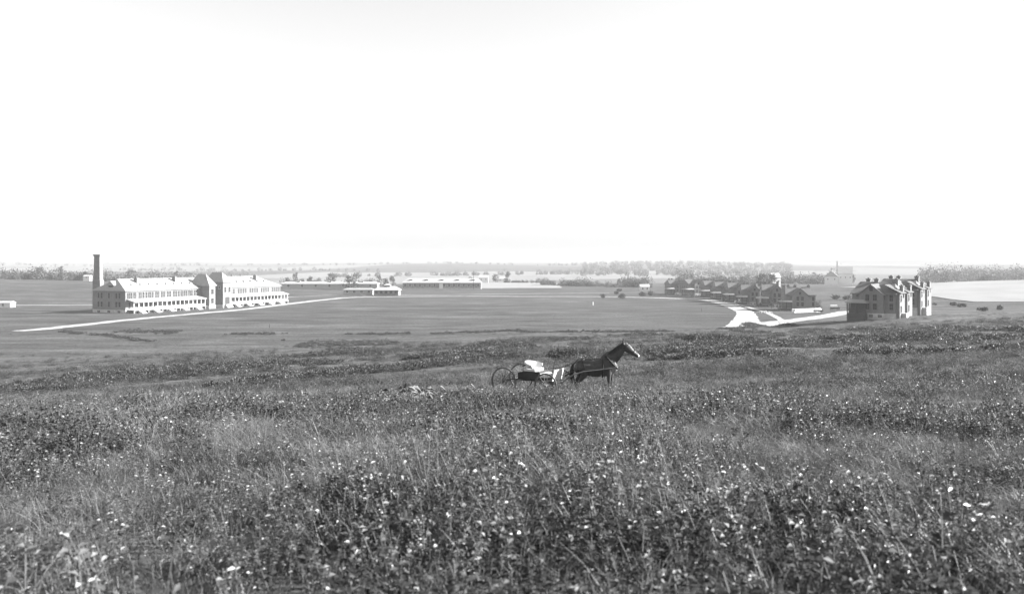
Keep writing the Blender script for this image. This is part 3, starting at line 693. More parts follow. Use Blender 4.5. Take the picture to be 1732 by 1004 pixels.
def wood(name, label, pts, h, per, seed, m='wood_leaf', leaf=1.0, lumps=1, kind='stuff', n=260):
    """a wood that reads as one mass: leaf faces massed into many crowns"""
    rng = np.random.default_rng(seed); Vs = []; Fs = []; o = 0
    for (x, y) in pts:
        z = tz(x, y); hh = h * float(np.clip(rng.lognormal(-.12, .38), .35, 1.9)) * (.65 + .7 * float(fbm(np.array([x / 70]), np.array([y / 70]), seed, 2)[0])); ww = hh * rng.uniform(.8, 1.3)
        d = rng.normal(size=(n, 3)); d /= np.linalg.norm(d, axis=1)[:, None]; d[:, 2] = d[:, 2] * .5 + .5
        bumps = 1 + .25 * np.sin(d[:, 0] * 5 + rng.uniform(0, 6)) * np.cos(d[:, 1] * 5 + rng.uniform(0, 6))
        C = np.array([x, y, z - .2]) + d * np.array([ww * .55, ww * .55, hh]) * (bumps * rng.uniform(.65, 1.05, n))[:, None]
        V, F = leaf_quads(C, leaf * .7 * min(hh, h) / 6, rng); Vs.append(V); Fs.append(F + o); o += len(V)
    return tag(link(name, np_mesh(name, np.concatenate(Vs), np.concatenate(Fs), [m])), label, None, None, kind)
def line_pts(px0, px1, Y0, Y1, n, rng, depth=12):
    out = []
    for i in range(n):
        t_ = rng.random(); Y = Y0 + (Y1 - Y0) * t_ + rng.uniform(-depth, depth); px = px0 + (px1 - px0) * t_
        out.append(((px - 866) / 1500 * Y, Y))
    return out
wr = np.random.default_rng(5)
wood('hedgerow', 'dark wooded hedgerow in the middle distance right of centre', line_pts(915, 1010, 720, 690, 44, wr), 4.4, 0, 1)
wood('hedgerow', 'low lighter scrub trailing right from the central hedgerow', line_pts(1000, 1060, 690, 660, 22, wr), 2.8, 0, 2)
wood('hedgerow', 'dark rounded hedgerow left of the far end of the house row', line_pts(1048, 1108, 690, 650, 30, wr), 5.2, 0, 3)
wood('hedgerow', 'thin dark hedge line at the edge of the stubble field', line_pts(855, 915, 840, 800, 24, wr, 5), 3, 0, 4)
wood('hedgerow', 'low brush between the trees along the field skyline at left', line_pts(-20, 330, 650, 720, 170, wr), 6.0, 0, 5)
wood('hedgerow', 'low brush under the trees behind the very long shed', line_pts(478, 640, 680, 690, 70, wr), 4.2, 0, 6)
wood('woodland', 'hazy wood behind the row houses running right to the barns', line_pts(1150, 1440, 760, 860, 130, wr, 30), 7, 0, 7)
wood('woodland', 'pale hazy wooded slope right of centre on the far hillside', [((px - 866) / 1500 * Y, Y) for px, Y in zip(wr.uniform(985, 1340, 420), wr.uniform(1300, 2700, 420))], 8, 0, 8)
wood('woodland', 'hazy wood beyond the wheat field at far right', [((px - 866) / 1500 * Y, Y) for px, Y in zip(wr.uniform(1560, 1790, 240), wr.uniform(820, 1500, 240))], 9, 0, 9)
wood('woodland', 'faint tree lines in the valley beyond the barracks and stable', line_pts(-40, 420, 1300, 1500, 90, wr, 25) + line_pts(200, 640, 2000, 1800, 70, wr, 25) + line_pts(560, 1000, 1250, 1500, 80, wr, 25) + line_pts(-40, 1000, 2700, 2500, 130, wr, 40), 5.5, 0, 10)
wood('woodland', 'faint tree line along the farthest hills', [((px - 866) / 1500 * Y, Y) for px, Y in zip(wr.uniform(-100, 1850, 260), wr.uniform(3000, 4800, 260))], 7, 0, 11, n=30)

def bush(name, label, p, w_, h, n, seed, m='bush_leaf', leaf=.12, cat='bush', long=1.0, lumps=9):
    rng = np.random.default_rng(seed); r = empty(name, p, rng.uniform(-.2, .2), label, cat)
    P = []
    for k in range(lumps):
        cx = rng.uniform(-.5, .5) * w_ * .8; cy = rng.uniform(-.3, .3) * w_ * long * .6; lr = h * rng.uniform(.3, .5)
        c = np.array([cx, cy, h * rng.uniform(.35, .62)]); d = rng.normal(size=(n // lumps, 3)); d /= np.linalg.norm(d, axis=1)[:, None]
        P.append(c + d * lr * rng.uniform(.5, 1.1, (len(d), 1)) * np.array([1.25, 1.25, 1]))
    V, F = leaf_quads(np.concatenate(P), leaf, rng); V[:, 2] = np.maximum(V[:, 2], .02)
    link('foliage', np_mesh('foliage', V, F, [m]), r)
    s_ = MB()
    for k in range(6):
        x = rng.uniform(-.35, .35) * w_; s_.tube((x * .6, 0, -.1), (x, rng.uniform(-.2, .2), h * .6), .03, .012, 5)
    s_.build('stems', 'bark', r)
    return r
for i, (px, py, w_, h, label) in enumerate(((1020, 504, 1.6, 2.4, 'small dark shrub beyond the far road right of the white marker post'), (1053, 505, 2, 2.8, 'dark shrub on the far road edge left of the house row'),
        (1043, 498, 1.5, 2.2, 'small shrub behind the far road between two others'), (1087, 501, 2.2, 2.6, 'dark shrub in front of the small white cottage'), (1100, 500, 2.2, 3, 'dark shrub right of the small white cottage'),
        (1048, 493, 2.5, 2.0, 'low dark shrub in the field left of the white cottage'), (1412, 506, 4, 2.4, 'dark rounded bush in the field left of the nearest house'), (1433, 507, 4, 2.4, 'dark bush half hidden by the nearest house wall'),
        (1612, 517, 2.6, 1.6, 'leftmost dark bush on the right-hand slope beyond the second house'), (1626, 519, 3.4, 1.7, 'broadest dark bush on the right-hand slope'), (1662, 526, 3.2, 1.3, 'low bush on the right-hand slope before the wheat'), (1692, 524, 2.4, 1.9, 'rightmost bush on the right-hand slope'),
        (1582, 516, 1.6, 1.0, 'small bush at the rear corner of the second house'))):
    bush('shrub', label, at(px, py), w_, h, 500, 60 + i, leaf=.3 if w_ > 1.9 else .22)
bush('bush', 'dense dark bush in the grass just beyond the horse and buggy', at(948, 607), 3.6, 1.1, 2600, 90, leaf=.09, lumps=16)
bush('weedy_mound', 'dark weedy mound on the slope below the road fork', at(1200, 578), 9.5, 1.0, 4200, 91, leaf=.12, cat='mound', long=.8, lumps=42)
bush('bush', 'tiny dark bush on the rise directly behind the horse back', at(989, 601), .9, .75, 500, 92, leaf=.06)

# ------------------------------------------------------------------ grass and weeds
GC = bpy.data.collections.new('plant_sources')      # sources of the scattered plants, outside the view layer
def blades(rng, n, rad, h0, h1, wd, lean=.5, seg=4):
    V = []; F = []
    for k in range(n):
        a = rng.uniform(0, 6.28); q = rad * math.sqrt(rng.random()); bx, by = q * math.cos(a), q * math.sin(a)
        h = rng.uniform(h0, h1); d = a + rng.normal() * .9; ln = lean * h * rng.uniform(.2, 1.3); ww = wd * rng.uniform(.6, 1.3)
        px, py = -math.sin(d), math.cos(d); tw = rng.uniform(-1.2, 1.2)
        o = len(V)
        for s in range(seg + 1):
            t_ = s / seg; w2 = ww * (1 - t_) ** .7 + .0008
            x = bx + math.cos(d) * ln * t_ ** 2.1; y = by + math.sin(d) * ln * t_ ** 2.1; z = h * (t_ - .22 * lean * t_ ** 3 * rng.uniform(.5, 1.5))
            ca = math.cos(tw * t_); sa = math.sin(tw * t_); qx, qy = px * ca - py * sa, px * sa + py * ca
            V += [(x - qx * w2, y - qy * w2, z), (x + qx * w2, y + qy * w2, z)]
        for s in range(seg): F.append((o + 2*s, o + 2*s + 1, o + 2*s + 3, o + 2*s + 2))
    return V, F
def leaves(rng, pts, dirs, L_, W_, droop=.25):
    """folded pointed leaves, each two quads"""
    V = []; F = []
    for p, d in zip(pts, dirs):
        d = Vector(d).normalized(); up = Vector((0, 0, 1)); s = d.cross(up)
        if s.length < .1: s = Vector((1, 0, 0))
        s.normalize(); n = s.cross(d); ro = rng.normal() * .7; s = s * math.cos(ro) + n * math.sin(ro); n = s.cross(d)
        l = L_ * rng.uniform(.6, 1.3); w2 = W_ * rng.uniform(.7, 1.2); p = Vector(p); o = len(V)
        m = p + d * l * .45 + n * w2 * .1; tip = p + d * l - up * l * droop
        V += [p, m + s * w2 + n * w2 * .35, tip, m - s * w2 + n * w2 * .35, m]
        F += [(o, o + 4, o + 2, o + 1), (o, o + 3, o + 2, o + 4)]
    return [tuple(v_) for v_ in V], F
def source(name, parts):
    V = []; F = []; mi = []; ms = []
    for (v_, f_, m) in parts:
        if m not in ms: ms.append(m)
        o = len(V); V += v_; F += [tuple(i + o for i in q) for q in f_]; mi += [ms.index(m)] * len(f_)
    me = np_mesh(name, np.array(V), np.array(F), ms, mi, smooth=False)
    ob = bpy.data.objects.new(name, me); GC.objects.link(ob); return ob
def stalk(rng, h, r_=.004, lean=.15):
    a = rng.uniform(0, 6.28); P = [Vector((math.cos(a) * lean * h * t_ ** 1.6, math.sin(a) * lean * h * t_ ** 1.6, h * t_)) for t_ in np.linspace(0, 1, 5)]
    V = []; F = []
    for i, p in enumerate(P):
        for k in range(3): V.append((p.x + r_ * math.cos(2.1 * k), p.y + r_ * math.sin(2.1 * k), p.z))
    for i in range(4):
        for k in range(3): F.append((3*i + k, 3*i + (k+1) % 3, 3*i + 3 + (k+1) % 3, 3*i + 3 + k))
    return V, F, P
def leafy(rng, stems, rad, h0, h1, nl, L_, W_, m, pale=.0, flower=0, blade=0):
    parts = []
    if blade: v_, f_ = blades(rng, blade, rad * 1.3, h0 * .5, h1 * .9, .004, .6); parts.append((v_, f_, 'grass_blade'))
    lp = []; ld = []; qp = []; qd = []; fp_ = []; fd = []
    for k in range(stems):
        a = rng.uniform(0, 6.28); q = rad * math.sqrt(rng.random()); b = Vector((q * math.cos(a), q * math.sin(a), 0)); h = rng.uniform(h0, h1)
        v_, f_, P = stalk(rng, h, .0035, .3); parts.append(([(x + b.x, y + b.y, z) for x, y, z in v_], f_, 'stem'))
        for j in range(nl):
            t_ = rng.uniform(.2, 1.0); i = min(3, int(t_ * 4)); p = b + P[i].lerp(P[i + 1], t_ * 4 - i); a2 = j * 2.4 + rng.uniform(-.4, .4)
            d = (math.cos(a2), math.sin(a2), rng.uniform(-.1, .9))
            (qp if rng.random() < pale else lp).append(p); (qd if len(qp) + len(lp) and (qp and qp[-1] is p) else ld).append(d)
        for j in range(flower):
            p = b + P[4] + Vector((rng.normal() * .03, rng.normal() * .03, rng.normal() * .02)); fp_.append(p); fd.append((rng.normal(), rng.normal(), rng.uniform(.1, 1)))
    if lp: v_, f_ = leaves(rng, lp, ld, L_, W_); parts.append((v_, f_, m))
    if qp: v_, f_ = leaves(rng, qp, qd, L_, W_); parts.append((v_, f_, 'pale_glint_leaf'))  # this share of the leaves paints sun glints
    if fp_: v_, f_ = leaves(rng, fp_, fd, .021, .009, 0); parts.append((v_, f_, 'petal'))
    return parts
def with_heads(rng, n, rad, h0, h1):
    """grass that has gone to seed: pale plumes"""
    parts = []; v_, f_ = blades(rng, 26, rad, h0 * .5, h1 * .8, .0035, .55); parts.append((v_, f_, 'grass_blade'))
    lp = []; ld = []
    for k in range(n):
        a = rng.uniform(0, 6.28); q = rad * math.sqrt(rng.random()); h = rng.uniform(h0, h1)
        v_, f_, P = stalk(rng, h, .0018, .35); b = Vector((q * math.cos(a), q * math.sin(a), 0)); parts.append(([(x + b.x, y + b.y, z) for x, y, z in v_], f_, 'grass_pale'))
        for j in range(12):
            p = b + P[3].lerp(P[4], rng.uniform(.1, 1)); lp.append(p); ld.append((rng.normal() * .6, rng.normal() * .6, 1.0))
    v_, f_ = leaves(rng, lp, ld, .035, .004, 0); parts.append((v_, f_, 'grass_pale')); return parts
kinds = {}
def reg(key, parts): kinds.setdefault(key, []); o = source('%02d_%s' % (len(GC.objects), key), parts); kinds[key].append(len(GC.objects) - 1)
for k in range(4):
    r_ = np.random.default_rng(100 + k); v_, f_ = blades(r_, 105, .28, .14, .42, .003, 1.0); v2, f2 = blades(r_, 20, .24, .2, .5, .0026, .9)
    reg('grass', [(v_, f_, 'grass_blade'), (v2, f2, 'grass_pale')])
for k in range(3):
    r_ = np.random.default_rng(110 + k); v_, f_ = blades(r_, 90, .3, .16, .4, .0032, 1.5, 5); v2, f2 = blades(r_, 40, .3, .15, .38, .003, 1.4, 5)
    reg('dry', [(v_, f_, 'grass_pale'), (v2, f2, 'grass_blade')])
for k in range(3): reg('seed', with_heads(np.random.default_rng(120 + k), 9, .2, .45, .75))
for k in range(4): reg('weed', leafy(np.random.default_rng(130 + k), 8, .22, .22, .55, 22, .05, .010, 'weed_leaf', .10, 0, 26))
for k in range(3): reg('broad', leafy(np.random.default_rng(140 + k), 6, .22, .2, .48, 22, .048, .013, 'weed_leaf', .13, 0, 24))
for k in range(3): reg('dark', leafy(np.random.default_rng(150 + k), 14, .3, .22, .52, 24, .05, .014, 'weed_dark', .03, 0, 14))
for k in range(3): reg('flower', leafy(np.random.default_rng(160 + k), 6, .19, .3, .6, 16, .042, .008, 'weed_leaf', .1, 7, 26))
for k in range(2):
    r_ = np.random.default_rng(170 + k); v_, f_ = blades(r_, 60, .35, .06, .2, .006, .8, 3); reg('turf', [(v_, f_, 'grass_blade')])
for k in range(2):      # low crumpled weed mass for the middle distance
    r_ = np.random.default_rng(180 + k); P_ = [(r_.normal() * .35, r_.normal() * .35, abs(r_.normal()) * .2 + .06) for _ in range(220)]
    v_, f_ = leaves(r_, P_, [(r_.normal(), r_.normal(), r_.uniform(0, .8)) for _ in P_], .10, .035); reg('mass', [(v_, f_, 'weed_leaf')])
for k in range(2):
    r_ = np.random.default_rng(190 + k); P_ = [(r_.normal() * .35, r_.normal() * .35, abs(r_.normal()) * .22 + .06) for _ in range(220)]
    v_, f_ = leaves(r_, P_, [(r_.normal(), r_.normal(), r_.uniform(0, .8)) for _ in P_], .10, .035); reg('darkmass', [(v_, f_, 'weed_dark')])

for k in range(3):      # leafy hummocks of weeds for the middle distance
    for nm, m_ in (('clump', 'weed_dark'), ('lightclump', 'weed_leaf')):
        r_ = np.random.default_rng(200 + k); D_ = r_.normal(size=(190, 3)); D_ /= np.linalg.norm(D_, axis=1)[:, None]; D_[:, 2] = np.abs(D_[:, 2])
        P_ = D_ * r_.uniform(.6, 1.05, (190, 1)) * np.array([.42, .42, .42]); v_, f_ = leaves(r_, P_, D_ + r_.normal(size=(190, 3)) * .5, .13, .045)
        v2, f2 = leaves(r_, P_[:14] * 1.08, D_[:14] + r_.normal(size=(14, 3)) * .5, .12, .04); reg(nm, [(v_, f_, m_), (v2[:30], f2[:12], 'pale_glint_leaf')])  # pale outer leaves paint sun glints on the hummocks
def scatter_group():
    g = bpy.data.node_groups.new('scatter', 'GeometryNodeTree')
    g.interface.new_socket('Geometry', in_out='INPUT', socket_type='NodeSocketGeometry'); g.interface.new_socket('Geometry', in_out='OUTPUT', socket_type='NodeSocketGeometry')
    N = g.nodes; L = g.links; gi = N.new('NodeGroupInput'); go = N.new('NodeGroupOutput'); ip = N.new('GeometryNodeInstanceOnPoints'); ci = N.new('GeometryNodeCollectionInfo')
    mp = N.new('GeometryNodeMeshToPoints')
    ci.inputs['Collection'].default_value = GC; ci.inputs['Separate Children'].default_value = True; ci.inputs['Reset Children'].default_value = True
    def na(name, tp):
        n = N.new('GeometryNodeInputNamedAttribute'); n.data_type = tp; n.inputs[0].default_value = name; return [s for s in n.outputs if s.enabled and s.name == 'Attribute'][0]
    L.new(gi.outputs[0], mp.inputs['Mesh']); L.new(mp.outputs[0], ip.inputs['Points']); L.new(ci.outputs[0], ip.inputs['Instance'])
    ip.inputs['Pick Instance'].default_value = True
    L.new(na('which', 'INT'), ip.inputs['Instance Index']); L.new(na('turn', 'FLOAT_VECTOR'), ip.inputs['Rotation']); L.new(na('size', 'FLOAT_VECTOR'), ip.inputs['Scale'])
    L.new(ip.outputs[0], go.inputs[0]); return g
SG = scatter_group()
def scatter(name, label, X, Y, which, size, sink=.02, tall=None):
    n = len(X); me = bpy.data.meshes.new(name); me.vertices.add(n)
    co = np.stack([X, Y, terrain(X, Y) - sink], -1).astype(np.float32); me.vertices.foreach_set('co', co.ravel())
    a = me.attributes.new('which', 'INT', 'POINT'); a.data.foreach_set('value', np.asarray(which, np.int32))
    a = me.attributes.new('turn', 'FLOAT_VECTOR', 'POINT'); t_ = np.zeros((n, 3), np.float32); t_[:, 2] = RNG.uniform(0, 6.283, n); t_[:, 0] = RNG.normal(0, .1, n); t_[:, 1] = RNG.normal(0, .1, n); a.data.foreach_set('vector', t_.ravel())
    a = me.attributes.new('size', 'FLOAT_VECTOR', 'POINT'); s_ = np.repeat(np.asarray(size, np.float32)[:, None], 3, 1)
    if tall is not None: s_[:, 2] *= tall
    a.data.foreach_set('vector', s_.astype(np.float32).ravel())
    o = link(name, me); md = o.modifiers.new('scatter', 'NODES'); md.node_group = SG
    return tag(o, label, None, None, 'stuff')
def fan(y0, y1, dens, k=.64, pad=3.0):
    """random ground points in front of the camera between two distances"""
    area = k * (y1 ** 2 - y0 ** 2) + 2 * pad * (y1 - y0); n = int(area * dens)
    Y = np.sqrt(RNG.uniform(y0 ** 2, y1 ** 2, n)); X = RNG.uniform(-1, 1, n) * (k * Y + pad); return X, Y
def pick(key, n): return RNG.choice(kinds[key], n)
def choose(W_):
    """W_: dict kind -> weight array; returns a source index per point"""
    ks = list(W_); P = np.stack([np.maximum(W_[k], 0) for k in ks], 1); P /= P.sum(1)[:, None]
    c = (RNG.random(len(P))[:, None] > np.cumsum(P, 1)).sum(1).clip(0, len(ks) - 1)
    return np.array([kinds[ks[i]][RNG.integers(len(kinds[ks[i]]))] for i in c])
def zone(X, Y, s, L_=2.5): return np.clip((fbm(X / L_, Y / L_, s, 3) - .5) * 3.2 + .5, 0, 1)
wildness = lambda X, Y: sstep(-2.0, 4.5, slope_part(X, Y) + 5 * (fbm(X / 16, Y / 8, 55, 3) - .5))
# foreground
X, Y = fan(2.6, 26, 19)
z1, z2, z3 = zone(X, Y, 50, 2.2), zone(X, Y, 61, 1.6), zone(X, Y, 72, 3.0)
z4, z5 = zone(X, Y, 83, 1.8), zone(X, Y, 94, 2.6)
wh = choose({'grass': .42 + 0 * X, 'dry': 2.6 * z4 ** 3, 'seed': .08 * z3, 'weed': 2.2 * z1 ** 2, 'broad': 2.0 * z2 ** 3, 'dark': 2.8 * z5 ** 4, 'flower': .2 * (z2 * z1) ** 2})
scatter('prairie_grass', 'tall grass and flecked weeds of the near hillside', X, Y, wh, RNG.uniform(.62, 1.1, len(X)) * (.75 + .5 * zone(X, Y, 90, 4)), tall=.92)
X, Y = fan(26, 100, 6, pad=1)
k = RNG.random(len(X)) > sstep(36, 80, Y + 26 * (fbm(X / 10, Y / 5, 77, 3) - .5)) ** .7; X, Y = X[k], Y[k]
z1, z2, z3 = zone(X, Y, 50, 3), zone(X, Y, 61, 2.2), np.clip((fbm(X / 14, Y / 5, 72, 3) - .5) * 4 + .5, 0, 1)
z4 = np.clip((fbm(X / 5, Y / 3, 83, 3) - .5) * 3.5 + .5, 0, 1)
wh = choose({'grass': .7 + 0 * X, 'dry': 1.8 * z4 ** 3, 'seed': .1 * (1 - z3), 'weed': .9 * z1 ** 3 + .1, 'broad': .5 * z2 ** 4, 'dark': 2.0 * z3 ** 3, 'flower': .3 * (z2 * z1) ** 2})
scatter('prairie_grass', 'grass and weeds of the hillside round the horse and buggy', X, Y, wh, RNG.uniform(.7, 1.15, len(X)), tall=.72)
X, Y = fan(50, 175, 2.2, pad=1)
k = (RNG.random(len(X)) < .25 + .75 * wildness(X, Y)) & (RNG.random(len(X)) < .35 + .65 * zone(X, Y, 29, 9)) & (RNG.random(len(X)) > sstep(125, 175, Y) * .7); X, Y = X[k], Y[k]
z1, z3 = zone(X, Y, 50, 5), np.clip((fbm(X / 22, Y / 6, 72, 3) - .55) * 5 + .5, 0, 1)
wh = choose({'grass': .12 + 0 * X, 'turf': 1.6 * (1 - z3) + .3, 'mass': .08 * z1 * z3 + .01, 'darkmass': .3 * z3 ** 4})
scatter('prairie_grass', 'shorter rough grass lower down the hillside', X, Y, wh, RNG.uniform(.7, 1.3, len(X)), tall=.5)
X, Y = fan(40, 190, .6, pad=1)
zz = fbm(X / 9 + Y / 60, Y / 3.2, 41, 4); k = (zz > RNG.uniform(.57, .66, len(X))) & (RNG.random(len(X)) < .12 + .88 * wildness(X, Y)); X, Y = X[k], Y[k]
wh = np.where(Y < 62, pick('dark', len(X)), np.where(RNG.random(len(X)) < .7, pick('darkmass', len(X)), pick('mass', len(X))))
scatter('weed_bed', 'scattered low weed clumps in rough rows on the hillside', X, Y, wh, RNG.uniform(.55, 1.2, len(X)), tall=RNG.uniform(.7, 1.5, len(X)))
X, Y = fan(26, 95, .28, pad=1)
zz = fbm(X / 8, Y / 3, 47, 3); k = zz > RNG.uniform(.54, .66, len(X)); X, Y = X[k], Y[k]
scatter('glint_weeds', 'weeds with painted glint leaves and blossoms flecking the middle hillside', X, Y, pick('flower', len(X)), RNG.uniform(.7, 1.1, len(X)), tall=.6)  # their pale leaves and petals paint glints of sun on foliage
X, Y = fan(150, 262, .4, pad=1)
k = RNG.random(len(X)) < .06 + .94 * wildness(X, Y); X, Y = X[k], Y[k]
wh = choose({'grass': .1 + 0 * X, 'turf': 1.1 + 0 * X, 'mass': .04 + 0 * X, 'darkmass': .25 * np.clip((fbm(X / 25, Y / 8, 72, 3) - .5) * 4, 0, 1)})
scatter('prairie_grass', 'tufted grass at the foot of the hillside', X, Y, wh, RNG.uniform(.8, 1.5, len(X)), tall=.35)
X, Y = fan(110, 330, .75, pad=1); k = (fbm(X / 12, Y / 4, 66, 3) > RNG.uniform(.42, .62, len(X))) & (np.abs(X + 110) * 0 + terrain(X, Y) < 3.5); X, Y = X[k], Y[k]
k = (Y < 245) | (np.abs(X) < 60); X, Y = X[k], Y[k]
scatter('short_turf', 'short tufted grass over the near parade ground', X, Y, pick('turf', len(X)), RNG.uniform(.6, 1.2, len(X)), tall=.5)
# weed beds seen as darker lenses on the slope
rows = [([(0,656),(130,646),(300,633),(455,626)],8,1.0), ([(90,642),(250,629),(420,619),(560,612)],3.5,.9), ([(420,648),(600,629),(750,617),(868,608)],4.5,1.2),
        ([(500,585),(560,582),(620,580),(662,582)],5,1.3), ([(540,597),(600,594),(640,596)],3.5,.8), ([(465,606),(560,600),(660,598)],2.5,.5), ([(780,592),(830,584),(900,577),(985,572)],6,1.2), ([(700,606),(800,597),(900,592)],2.5,.6),
        ([(735,563),(870,561),(1010,562),(1130,560)],1.3,.8), ([(590,566),(690,564)],1.2,.8), ([(385,566),(480,564)],1.5,.9), ([(200,561),(300,562)],2.2,.9), ([(100,561),(180,567),(256,578)],1.0,1.0),
        ([(1070,598),(1180,592),(1280,586),(1400,581),(1560,576),(1732,571)],5.5,1.2), ([(1370,558),(1500,560),(1640,558),(1732,560)],5,.8), ([(1160,574),(1200,571),(1248,574)],5,1.0), ([(1260,564),(1300,563)],2,.8), ([(1060,568),(1120,566)],2,.7),
        ([(0,668),(90,662),(170,654)],4,.6), ([(400,668),(500,660),(640,650)],4,.6), ([(560,706),(620,696),(720,686)],9,1.2), ([(200,716),(330,704),(450,694)],5,.5), ([(1230,556),(1290,552),(1340,551)],1.6,1.2), ([(1440,604),(1600,598),(1732,590)],4,.5), ([(1000,612),(1150,606),(1300,600)],3,.5)]
XX = []; YY = []
for pts, th, dn in rows:
    C = [at(px, py) for px, py in pts]; H = [max(.5, min(9, (at(px, py - th).y - at(px, py + th).y) / 2)) for px, py in pts]
    for k in range(len(C) - 1):
        L_ = math.hypot(C[k+1].x - C[k].x, C[k+1].y - C[k].y); hw = (H[k] + H[k+1]) / 2; ym = (C[k].y + C[k+1].y) / 2
        n = int(min(4000, dn * L_ * hw * 2 * (3.8 if ym < 62 else 2.9)))
        t_ = RNG.random(n); d_ = RNG.normal(0, .55, n) * (H[k] * (1 - t_) + H[k+1] * t_)
        x = C[k].x * (1 - t_) + C[k+1].x * t_ + RNG.normal(0, .6, n); y = C[k].y * (1 - t_) + C[k+1].y * t_ + d_ + (fbm(x / 7, x * 0, 19, 3) - .5) * 3 * hw
        XX.append(x); YY.append(y)
X = np.concatenate(XX); Y = np.concatenate(YY); k = fbm(X / 3.5, Y / 2.2, 7, 3) > RNG.uniform(.30, .50, len(X)); X, Y = X[k], Y[k]
wh = np.where(Y < 55, np.where(RNG.random(len(X)) < .75, pick('dark', len(X)), pick('weed', len(X))), np.where(RNG.random(len(X)) < .86, pick('clump', len(X)), pick('lightclump', len(X))))
scatter('weed_bed', 'darker bands of leafy weeds across the slope', X, Y, wh, RNG.uniform(.6, 1.25, len(X)), tall=RNG.uniform(.7, 1.3, len(X)) * np.where(Y > 170, .75, 1.0))

# single plants that stand out in the foreground
def weed_plant(name, label, p, parts_fn, cat='weed', s=1.0):
    r = empty(name, p, 0, label, cat); r.scale = (s, s, s)
    for nm, (V, F, m) in parts_fn().items(): link(nm, np_mesh(nm, np.array(V), np.array(F), m if isinstance(m, list) else [m]), r)
    return r
def long_leaf_clump():
    rg = np.random.default_rng(7); P = [(rg.normal() * .42, rg.normal() * .3, abs(rg.normal()) * .14 + .05) for _ in range(420)]
    V, F = leaves(rg, P, [(rg.normal(), rg.normal(), rg.uniform(-.1, .7)) for _ in P], .11, .03)
    Q = [(rg.normal() * .4 + .12, rg.normal() * .25, rg.uniform(.22, .42)) for _ in range(30)]
    V2, F2 = leaves(rg, Q, [(1 + .4 * rg.normal(), rg.normal() * .5, rg.uniform(-.3, .4)) for _ in Q], .24, .024, .5)
    return {'leaf_mass': (V, F, 'weed_dark'), 'pale_leaves': (V2, F2, 'pale_glint_leaf')}
weed_plant('weed_clump', 'low dark weed clump topped with bright drooping leaves left of the buggy', at(703, 694), long_leaf_clump, s=1.75)
def tall_spike():
    rg = np.random.default_rng(8); v_, f_, P = stalk(rg, .85, .012, .05); lp = []; ld = []; fp_ = []; fd = []
    for j in range(60): t_ = rg.uniform(.05, .6); i = int(t_ * 4); lp.append(P[i].lerp(P[i+1], t_*4-i)); ld.append((math.cos(j*2.4), math.sin(j*2.4), .3))
    for j in range(46): t_ = rg.uniform(.5, .999); i = int(t_ * 4); fp_.append(P[i].lerp(P[i+1], t_*4-i)); fd.append((math.cos(j*2.4), math.sin(j*2.4), .5))
    a, b = leaves(rg, lp, ld, .13, .026); c, d = leaves(rg, fp_, fd, .06, .022, .1); 
    return {'stalk': (v_, f_, 'stem'), 'leaves': (a, b, 'weed_dark'), 'blossoms': (c, d, 'petal')}
weed_plant('flowering_weed', 'tall dark weed spike with white blossoms in the near centre grass', at(997, 885), tall_spike, s=.5)

# ------------------------------------------------------------------ horse and buggy
gp = at(1003, 666); HZ = gp.z
HY = gp.y; HX0 = (968 - 866) / 1500 * HY + .1
print('horse at', HX0, HY, HZ, 'px/m', 1500 / HY)
def ell(c, rx, rz, ax='x', n=16):
    """ring of an ellipse square to the body axis; rx = sideways (y), rz = vertical"""
    return [Vector((c[0], c[1] + rx * math.cos(t_), c[2] + rz * math.sin(t_))) for t_ in [2 * math.pi * k / n for k in range(n)]]
def ring(c, d, ry, rn, n=14):
    d = Vector(d).normalized(); s = Vector((0, 1, 0)); nn = d.cross(s).normalized(); s = nn.cross(d)
    return [Vector(c) + s * (ry * math.cos(t_)) + nn * (rn * math.sin(t_)) for t_ in [2 * math.pi * k / n for k in range(n)]]
def spine(b, pts):
    """pts: (x, y, z, half width, half depth) along a limb"""
    rings = []
    for i, p in enumerate(pts):
        a = Vector(pts[max(i - 1, 0)][:3]); c = Vector(pts[min(i + 1, len(pts) - 1)][:3]); rings.append(ring(p[:3], c - a, p[3], p[4]))
    b.loft(rings)
